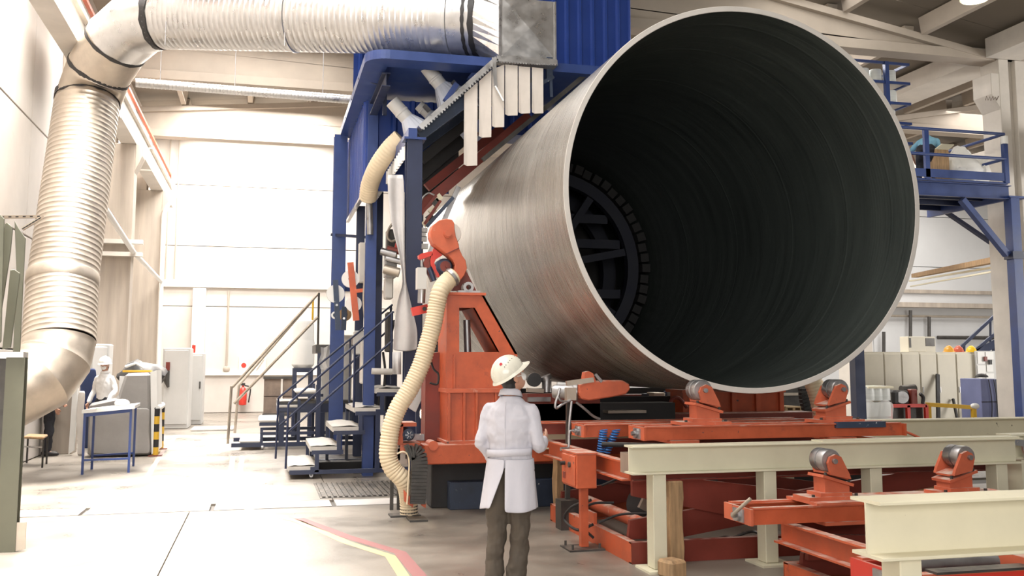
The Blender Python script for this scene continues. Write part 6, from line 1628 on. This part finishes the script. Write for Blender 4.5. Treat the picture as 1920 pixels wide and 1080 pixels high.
def hand(mb, w_, d, palm_n, s=1.0, side=1, curl=.5):
    # w_ wrist, d direction of the palm, palm_n palm facing normal
    w_, d, nn = V(w_), V(d).normalized(), V(palm_n); nn = (nn - d*nn.dot(d)).normalized()
    x = d.cross(nn)*side          # towards the thumb
    pc = [w_ - d*.02, w_ + d*.03*s, w_ + d*.085*s]
    mb.tube(pc, 1, 10, el=[(.026*s, .019*s), (.036*s, .018*s), (.041*s, .014*s)], up=nn)
    for i, (off, L_) in enumerate(((.030, .072), (.010, .080), (-.010, .074), (-.029, .058))):
        b0 = w_ + d*(.078 - .004*abs(i-1))*s + x*off*s; pts = [b0 - d*.02*s, b0]; a = 0; p = b0
        for seg in (.45, .32, .23):
            a += curl*.8; p = p + (d*math.cos(a) + nn*math.sin(a))*L_*seg*s; pts.append(p)
        mb.tube(pts, [.0095*s, .0095*s, .009*s, .008*s, .006*s], 8)
    b0 = w_ + d*.02*s + x*.026*s
    mb.tube([b0, b0 + (d*.6 + x*.6 + nn*.15).normalized()*.038*s, b0 + (d*.6 + x*.6 + nn*.15).normalized()*.036*s + (d*.9 + x*.25 + nn*.35).normalized()*.032*s, b0 + (d*.6 + x*.6).normalized()*.038*s + (d*.9 + x*.2 + nn*.5).normalized()*.055*s], [.014*s, .012*s, .010*s, .007*s], 8)
def voxel(o, size, it=3):
    m = o.modifiers.new('remesh', 'REMESH'); m.mode = 'VOXEL'; m.voxel_size = size; m.use_smooth_shade = True
    k = o.modifiers.new('smooth', 'SMOOTH'); k.iterations = it; k.factor = .5
    return o
TEX = bpy.data.textures.new('cloth_folds', 'CLOUDS'); TEX.noise_scale = .13; TEX.noise_depth = 2
def crease(o, k):
    m = o.modifiers.new('folds', 'DISPLACE'); m.texture = TEX; m.strength = k; m.mid_level = .5; m.texture_coords = 'LOCAL'
    return o
def person(label, loc, rz, J, top, bottom, sleeve='long', helmet=None, mask=False, group=None, s=1.0, skirt=None, hairlen=.0, voxelsize=.008, shoe=None, headrot=(0, 0, 0), curl=.5, hands=(True, True)):
    Rz = Matrix.Rotation(rz, 3, 'Z'); loc = V(loc)
    T = lambda p: loc + Rz @ (V(p)*s)
    t = thing('person', label, 'person', loc, group)
    j = {k: V(v) for k, v in J.items() if k not in ('torso', 'lean', 'flip')}
    def fin(mb):
        mb.v = [T(p) for p in mb.v]; return mb
    HR = Matrix.Rotation(headrot[2], 3, 'Z') @ Matrix.Rotation(headrot[0], 3, 'X') @ Matrix.Rotation(headrot[1], 3, 'Y')
    H = lambda p: j['head'] + HR @ V(p)
    # ---- body
    b = MB()
    b.ell(H((0, -.005, .03)), (.074, .092, .095), 20, 14, HR)
    b.ell(H((0, .02, -.045)), (.056, .068, .075), 18, 12, HR)
    b.tube([H((0, .075, .03)), H((0, .10, -.012)), H((0, .085, -.03))], [.010, .017, .012], 8)
    for sx in (-1, 1):
        b.ell(H((sx*.073, -.005, -.012)), (.012, .022, .033), 10, 8, HR)
        b.ell(H((sx*.03, .072, .022)), (.017, .012, .012), 8, 6, HR)
    b.ell(H((0, .083, -.062)), (.024, .012, .012), 8, 6, HR)
    limb(b, [j['neck'] - V((0, 0, .05)), j['neck'], H((0, -.015, -.05))], [.060, .055, .055])
    for sd in ('l', 'r'):
        limb(b, [j[sd+'sh'], j[sd+'el']], [.036, .028]); limb(b, [j[sd+'el'], j[sd+'wr']], [.028, .024])
        limb(b, [j[sd+'hip'], j[sd+'kn']], [.066, .048]); limb(b, [j[sd+'kn'], j[sd+'an']], [.048, .036])
        limb(b, [j[sd+'an'], j[sd+'toe']], [.035, .03])
        d = (j[sd+'wr']-j[sd+'el']).normalized(); sx = 1 if sd == 'r' else -1
        hand(b, j[sd+'wr'], d, J.get(sd+'palm', (-sx, 0, 0)), 1.0, sx if J.get('flip') is None else -sx, curl)
    tp = [j['pelvis'], (j['pelvis']+j['chest'])/2, j['chest'], j['neck'] - V((0, 0, .03))]
    limb(b, tp, [.10, .10, .105, .06], n=16)
    limb(b, [j['lsh'], j['chest'] + V((0, 0, .03)), j['rsh']], [.045, .07, .045])
    limb(b, [j['lhip'], j['pelvis'], j['rhip']], [.07, .09, .07])
    voxel(obj('body', fin(b), M['skin'], t), voxelsize*s, 2)
    # ---- upper garment
    c = MB()
    ax = (j['chest']-j['pelvis']).normalized()
    xr_ = (j['rsh']-j['lsh']).normalized()
    tors = J.get('torso') or [(0, .15, .115), (.35, .155, .112), (.7, .185, .118), (.92, .19, .118), (1.10, .16, .10), (1.24, .115, .088), (1.38, .07, .07)]
    L_ = (j['chest']-j['pelvis'])
    pts = [j['pelvis'] + L_*f for f, _, _ in tors]
    if 'lean' in J:
        pts = [p + V((0, J['lean'][i], 0)) for i, p in enumerate(pts)]
    c.tube(pts, 1, 24, el=[(a, q) for _, a, q in tors], up=J.get('up', (0, 1, 0)))
    for sd in ('l', 'r'):
        if sleeve == 'long':
            limb(c, [j[sd+'sh'] + (j['chest']-j[sd+'sh'])*.25, j[sd+'sh'], j[sd+'el']], [.062, .06, .05]); limb(c, [j[sd+'el'], j[sd+'el'].lerp(j[sd+'wr'], .5), j[sd+'wr'] - (j[sd+'wr']-j[sd+'el']).normalized()*.02], [.053, .05, .041])
        else:
            limb(c, [j[sd+'sh'] + (j['chest']-j[sd+'sh'])*.25, j[sd+'sh'], j[sd+'sh'].lerp(j[sd+'el'], .8)], [.07, .068, .06])
    crease(voxel(obj('upper_garment', fin(c), M[top], t), voxelsize*1.1*s, 4), .032*s)
    # collar
    k = MB(); n = 20; rows = []
    for (rr, dz) in ((.072, -.015), (.066, .03), (.078, .022), (.092, -.02)):
        rows.append([j['neck'] + V((rr*math.cos(2*PI*i/n), rr*.9*math.sin(2*PI*i/n), dz + .012*math.sin(2*PI*i/n)*-1)) for i in range(n+1)])
    k.sheet(rows); obj('collar', fin(k), M[top], t, solid=.004)
    # ---- trousers
    tr = MB()
    limb(tr, [j['lhip'] + V((0, 0, .02)), j['pelvis'] + V((0, 0, .0)), j['rhip'] + V((0, 0, .02))], [.105, .115, .105], n=16)
    for sd in ('l', 'r'):
        kn = j[sd+'kn']; an = j[sd+'an'] + (kn - j[sd+'an']).normalized()*.03
        limb(tr, [j[sd+'hip'], kn, ], [.102, .078], n=14); limb(tr, [kn, kn.lerp(an, .5), an], [.078, .072, .068], n=14)
    tr.tube([j['pelvis'] + V((0, 0, -.05)), j['pelvis'] + V((0, 0, .08))], 1, 20, el=[(.155, .115), (.155, .11)])
    crease(voxel(obj('trousers', fin(tr), M[bottom], t), voxelsize*1.1*s, 4), .05*s)
    # ---- shoes
    for sd in ('l', 'r'):
        sh = MB(); an, to = j[sd+'an'], j[sd+'toe']; d = V((to.x-an.x, to.y-an.y, 0)).normalized()
        limb(sh, [an - d*.05 + V((0, 0, -.03)), an + d*.06 + V((0, 0, -.035)), to + d*.03], [.045, .048, .036])
        limb(sh, [an + V((0, 0, .03)), an - V((0, 0, .02))], [.045, .048])
        sh.v = [V((p.x, p.y, max(p.z, an.z-.075))) for p in sh.v]
        voxel(obj('shoe', fin(sh), M['black'], t), .009*s, 3)
    # ---- hair, helmet, mask
    h = MB(); h.ell(H((0, -.018, .035)), (.082, .092, .098), 20, 12, HR); h.ell(H((0, -.055, -.045)), (.062, .05, .06), 16, 10, HR)
    voxel(obj('hair', fin(h), M['hair'], t), .009*s, 2)
    for sx in (-1, 1):
        e = MB(); e.ell(H((sx*.03, .083, .022)), (.010, .006, .006), 8, 6, HR); obj('eye', fin(e), M['black'], t)
    if mask:
        m_ = MB(); m_.ell(H((0, .052, -.046)), (.050, .054, .045), 18, 10, HR)
        mm = obj('face_mask', fin(m_), M['white'], t)
        for sx in (-1, 1):
            e = MB(); e.tube([H((sx*.052, .07, -.03)), H((sx*.077, .01, .0)), H((sx*.08, -.012, .01))], .003, 6); obj('strap', fin(e), M['white'], mm)
    if helmet:
        e = MB(); HC = lambda p: H((p[0], p[1]-.008, p[2]+.052))
        e.ell(HC((0, 0, 0)), (.110, .136, .122), 28, 12, HR, zlo=-.12)
        hl = obj('helmet', fin(e), M[helmet], t)
        e = MB(); rows = []
        for rr, dz in ((.0, -.006), (.014, -.022), (.016, -.026), (.0, -.02)):
            rows.append([HC(((.110+rr)*math.cos(2*PI*i/36), (.136+rr + (.045*max(0, math.sin(2*PI*i/36))**2.2 if rr else 0))*math.sin(2*PI*i/36), dz - (.010*max(0, math.sin(2*PI*i/36)) if rr else 0))) for i in range(37)])
        e.sheet(rows); obj('brim', fin(e), M[helmet], hl)
        e = MB(); e.tube([HC((0, .134*math.cos(a), .122*math.sin(a) - .001)) for a in [PI*(.06 + .86*k/14) for k in range(15)]], 1, 8, el=[(.022, .006)]*15, up=(0, 0, 1)); obj('crest', fin(e), M[helmet], hl)
    return t, T, H, HR
def stand(**kw):
    J = dict(pelvis=(0, 0, .95), chest=(0, 0, 1.32), neck=(0, 0, 1.48), head=(0, .02, 1.615),
             lsh=(-.160, 0, 1.35), rsh=(.160, 0, 1.35), lel=(-.24, -.02, 1.12), rel=(.24, -.02, 1.12), lwr=(-.24, .06, .88), rwr=(.24, .06, .88),
             lhip=(-.085, 0, .92), rhip=(.085, 0, .92), lkn=(-.095, .02, .50), rkn=(.095, .02, .50), lan=(-.10, -.01, .085), ran=(.10, -.01, .085), ltoe=(-.12, .14, .04), rtoe=(.12, .14, .04))
    J.update(kw); return J
# --- the worker in the lab coat
wx, wy = 1.83, 7.2
RZ = rad(-32)
J = stand(lel=(-.222, -.04, 1.12), lwr=(-.165, .13, .93), rel=(.228, -.03, 1.09), rwr=(.21, .20, 1.12), lpalm=(1, 0, 0), rpalm=(-1, 0, .3),
          lkn=(-.10, .0, .50), lan=(-.13, -.02, .085), rkn=(.065, .03, .50), ran=(.045, -.01, .085), ltoe=(-.16, .13, .04), rtoe=(.07, .14, .04), head=(.01, .0, 1.605),
          torso=[(-.05, .178, .128), (.2, .168, .122), (.45, .172, .125), (.72, .192, .138), (.93, .198, .136), (1.10, .178, .122), (1.24, .128, .10), (1.38, .074, .074)])
wk, T, H, HR = person('person in a white lab coat and white helmet standing in front, seen from behind', (wx, wy, 0), RZ, J, 'coat', 'trouser', helmet='helmet', mask=True, headrot=(rad(34), rad(0), rad(-46)), voxelsize=.007)
# skirt of the coat with a back slit
rows = []
NZ, NA = 10, 48
for i in range(NZ+1):
    f = i/NZ; z = 1.0 - f*.372
    rx = .178 + .038*f; ry = .13 + .05*f
    g1 = .02 + max(0, f-.22)*.62; g2 = .015 + max(0, f-.22)*.10
    row = []
    for k in range(NA+1):
        a = g1 + (2*PI - g1 - g2)*k/NA      # from the slit, clockwise seen from above
        ang = -PI/2 - a
        fold = 1 + f*(.045*math.sin(a*5+.6) + .03*math.sin(a*9+2))
        row.append(T((rx*fold*math.cos(ang) + .0, ry*fold*math.sin(ang) - .02*f, z + .012*math.sin(a*3)*f)))
    rows.append(row)
obj('coat_skirt', MB().sheet(rows), M['coat'], wk, 'lower part of the coat open at the back slit', solid=.006, sub=1)
rows = []
for dz in (.026, -.026):
    rows.append([T((.181*math.cos(a), .134*math.sin(a), 1.045 + dz + .01*math.cos(a))) for a in [-PI*.08 - PI*.84*k/20 for k in range(21)]])
obj('half_belt', MB().sheet(rows), M['coat'], wk, solid=.012)
obj('back_seam', MB().tube([T((0, y_, z)) for y_, z in ((-.118, 1.42), (-.134, 1.34), (-.136, 1.24), (-.130, 1.14), (-.131, 1.06))], .0035, 6), M['coat'], wk)
# mark and vents on the helmet
def on_helmet(px_, r, m, name, th=.0025):
    best = None; C0 = V((0, 0, 1.7))
    for i in range(60):
        for k in range(120):
            b_ = -.1 + (PI/2+.1)*i/60; a = 2*PI*k/120
            p = V((.110*math.cos(b_)*math.cos(a), .136*math.cos(b_)*math.sin(a), .122*math.sin(b_)))
            nl = V((p.x/.110**2, p.y/.136**2, p.z/.122**2)).normalized()
            P_ = T(H((p.x, p.y-.008, p.z+.052))); N_ = Matrix.Rotation(RZ, 3, 'Z') @ (HR @ nl)
            if N_.dot(C0 - P_) < 0: continue
            d = P_ - C0; kk = d.dot(_F); u = 960 + 1815*d.dot(_R)/kk; v = 490 - 1815*d.dot(_U)/kk
            e = (u-px_[0])**2 + (v-px_[1])**2
            if best is None or e < best[0]: best = (e, P_, N_)
    _, P_, N_ = best
    return obj(name, MB().cyl(P_ - N_*.001, P_ + N_*th, r, n=14), M[m], wk)
on_helmet((939, 683), .012, 'redmark', 'red_sticker') if 'redmark' in M else on_helmet((939, 683), .012, 'red', 'red_sticker')
for k in range(6):
    f = k/5; on_helmet((946 + 15*f + 3*f*f, 688 - 20*f), .0035, 'darksteel', 'vent_hole')
# --- the man in white behind the covered machine
p = at(197, 700, Y=21.2)
J2 = stand(lel=(-.25, .0, 1.12), lwr=(-.22, .16, .93), rel=(.25, -.02, 1.12), rwr=(.27, .10, .88))
person('person in a white shirt, white helmet and face mask standing behind the covered machine', (p.x, 21.2, 0), rad(150), J2, 'shirt', 'dark', helmet='white', mask=True, headrot=(rad(-4), 0, rad(18)), s=1.045, voxelsize=.012)
# --- legs and jacket seen below the duct elbow
p = at(90, 850, Z=0)
J3 = stand(lel=(-.25, .05, 1.12), rel=(.26, .0, 1.1), lwr=(-.2, .22, .98), rwr=(.24, .1, .88))
p3, _, _, _ = person('person in dark trousers and boots standing half hidden behind the duct elbow', (p.x+.1, 19.9, 0), rad(-75), J3, 'navy', 'dark', voxelsize=.012)
# --- the worker bending on the platform
fx = G(1738, 326, PY+.75)
J4 = dict(pelvis=(0, 0, .80), chest=(0, .24, 1.0), neck=(0, .40, 1.03), head=(0, .52, .98), up=(0, 0, 1),
          lsh=(-.18, .30, 1.0), rsh=(.18, .30, 1.0), lel=(-.36, .34, .84), rel=(.25, .36, .76), lwr=(-.32, .50, .66), rwr=(.22, .50, .58),
          lhip=(-.10, 0, .78), rhip=(.10, 0, .78), lkn=(-.15, .13, .44), rkn=(.15, .13, .44), lan=(-.18, 0, .085), ran=(.17, 0, .085), ltoe=(-.2, .15, .04), rtoe=(.19, .15, .04),
          torso=[(0, .165, .125), (.35, .17, .125), (.7, .19, .13), (1.0, .19, .12), (1.3, .15, .09), (1.55, .07, .07)])
person('person in a light blue shirt and dark trousers bending over on the blue platform', (fx.x, PY+.75, zd), rad(-46), J4, 'lightblue', 'dark', sleeve='short', s=1.04, voxelsize=.012, headrot=(rad(-50), 0, 0))
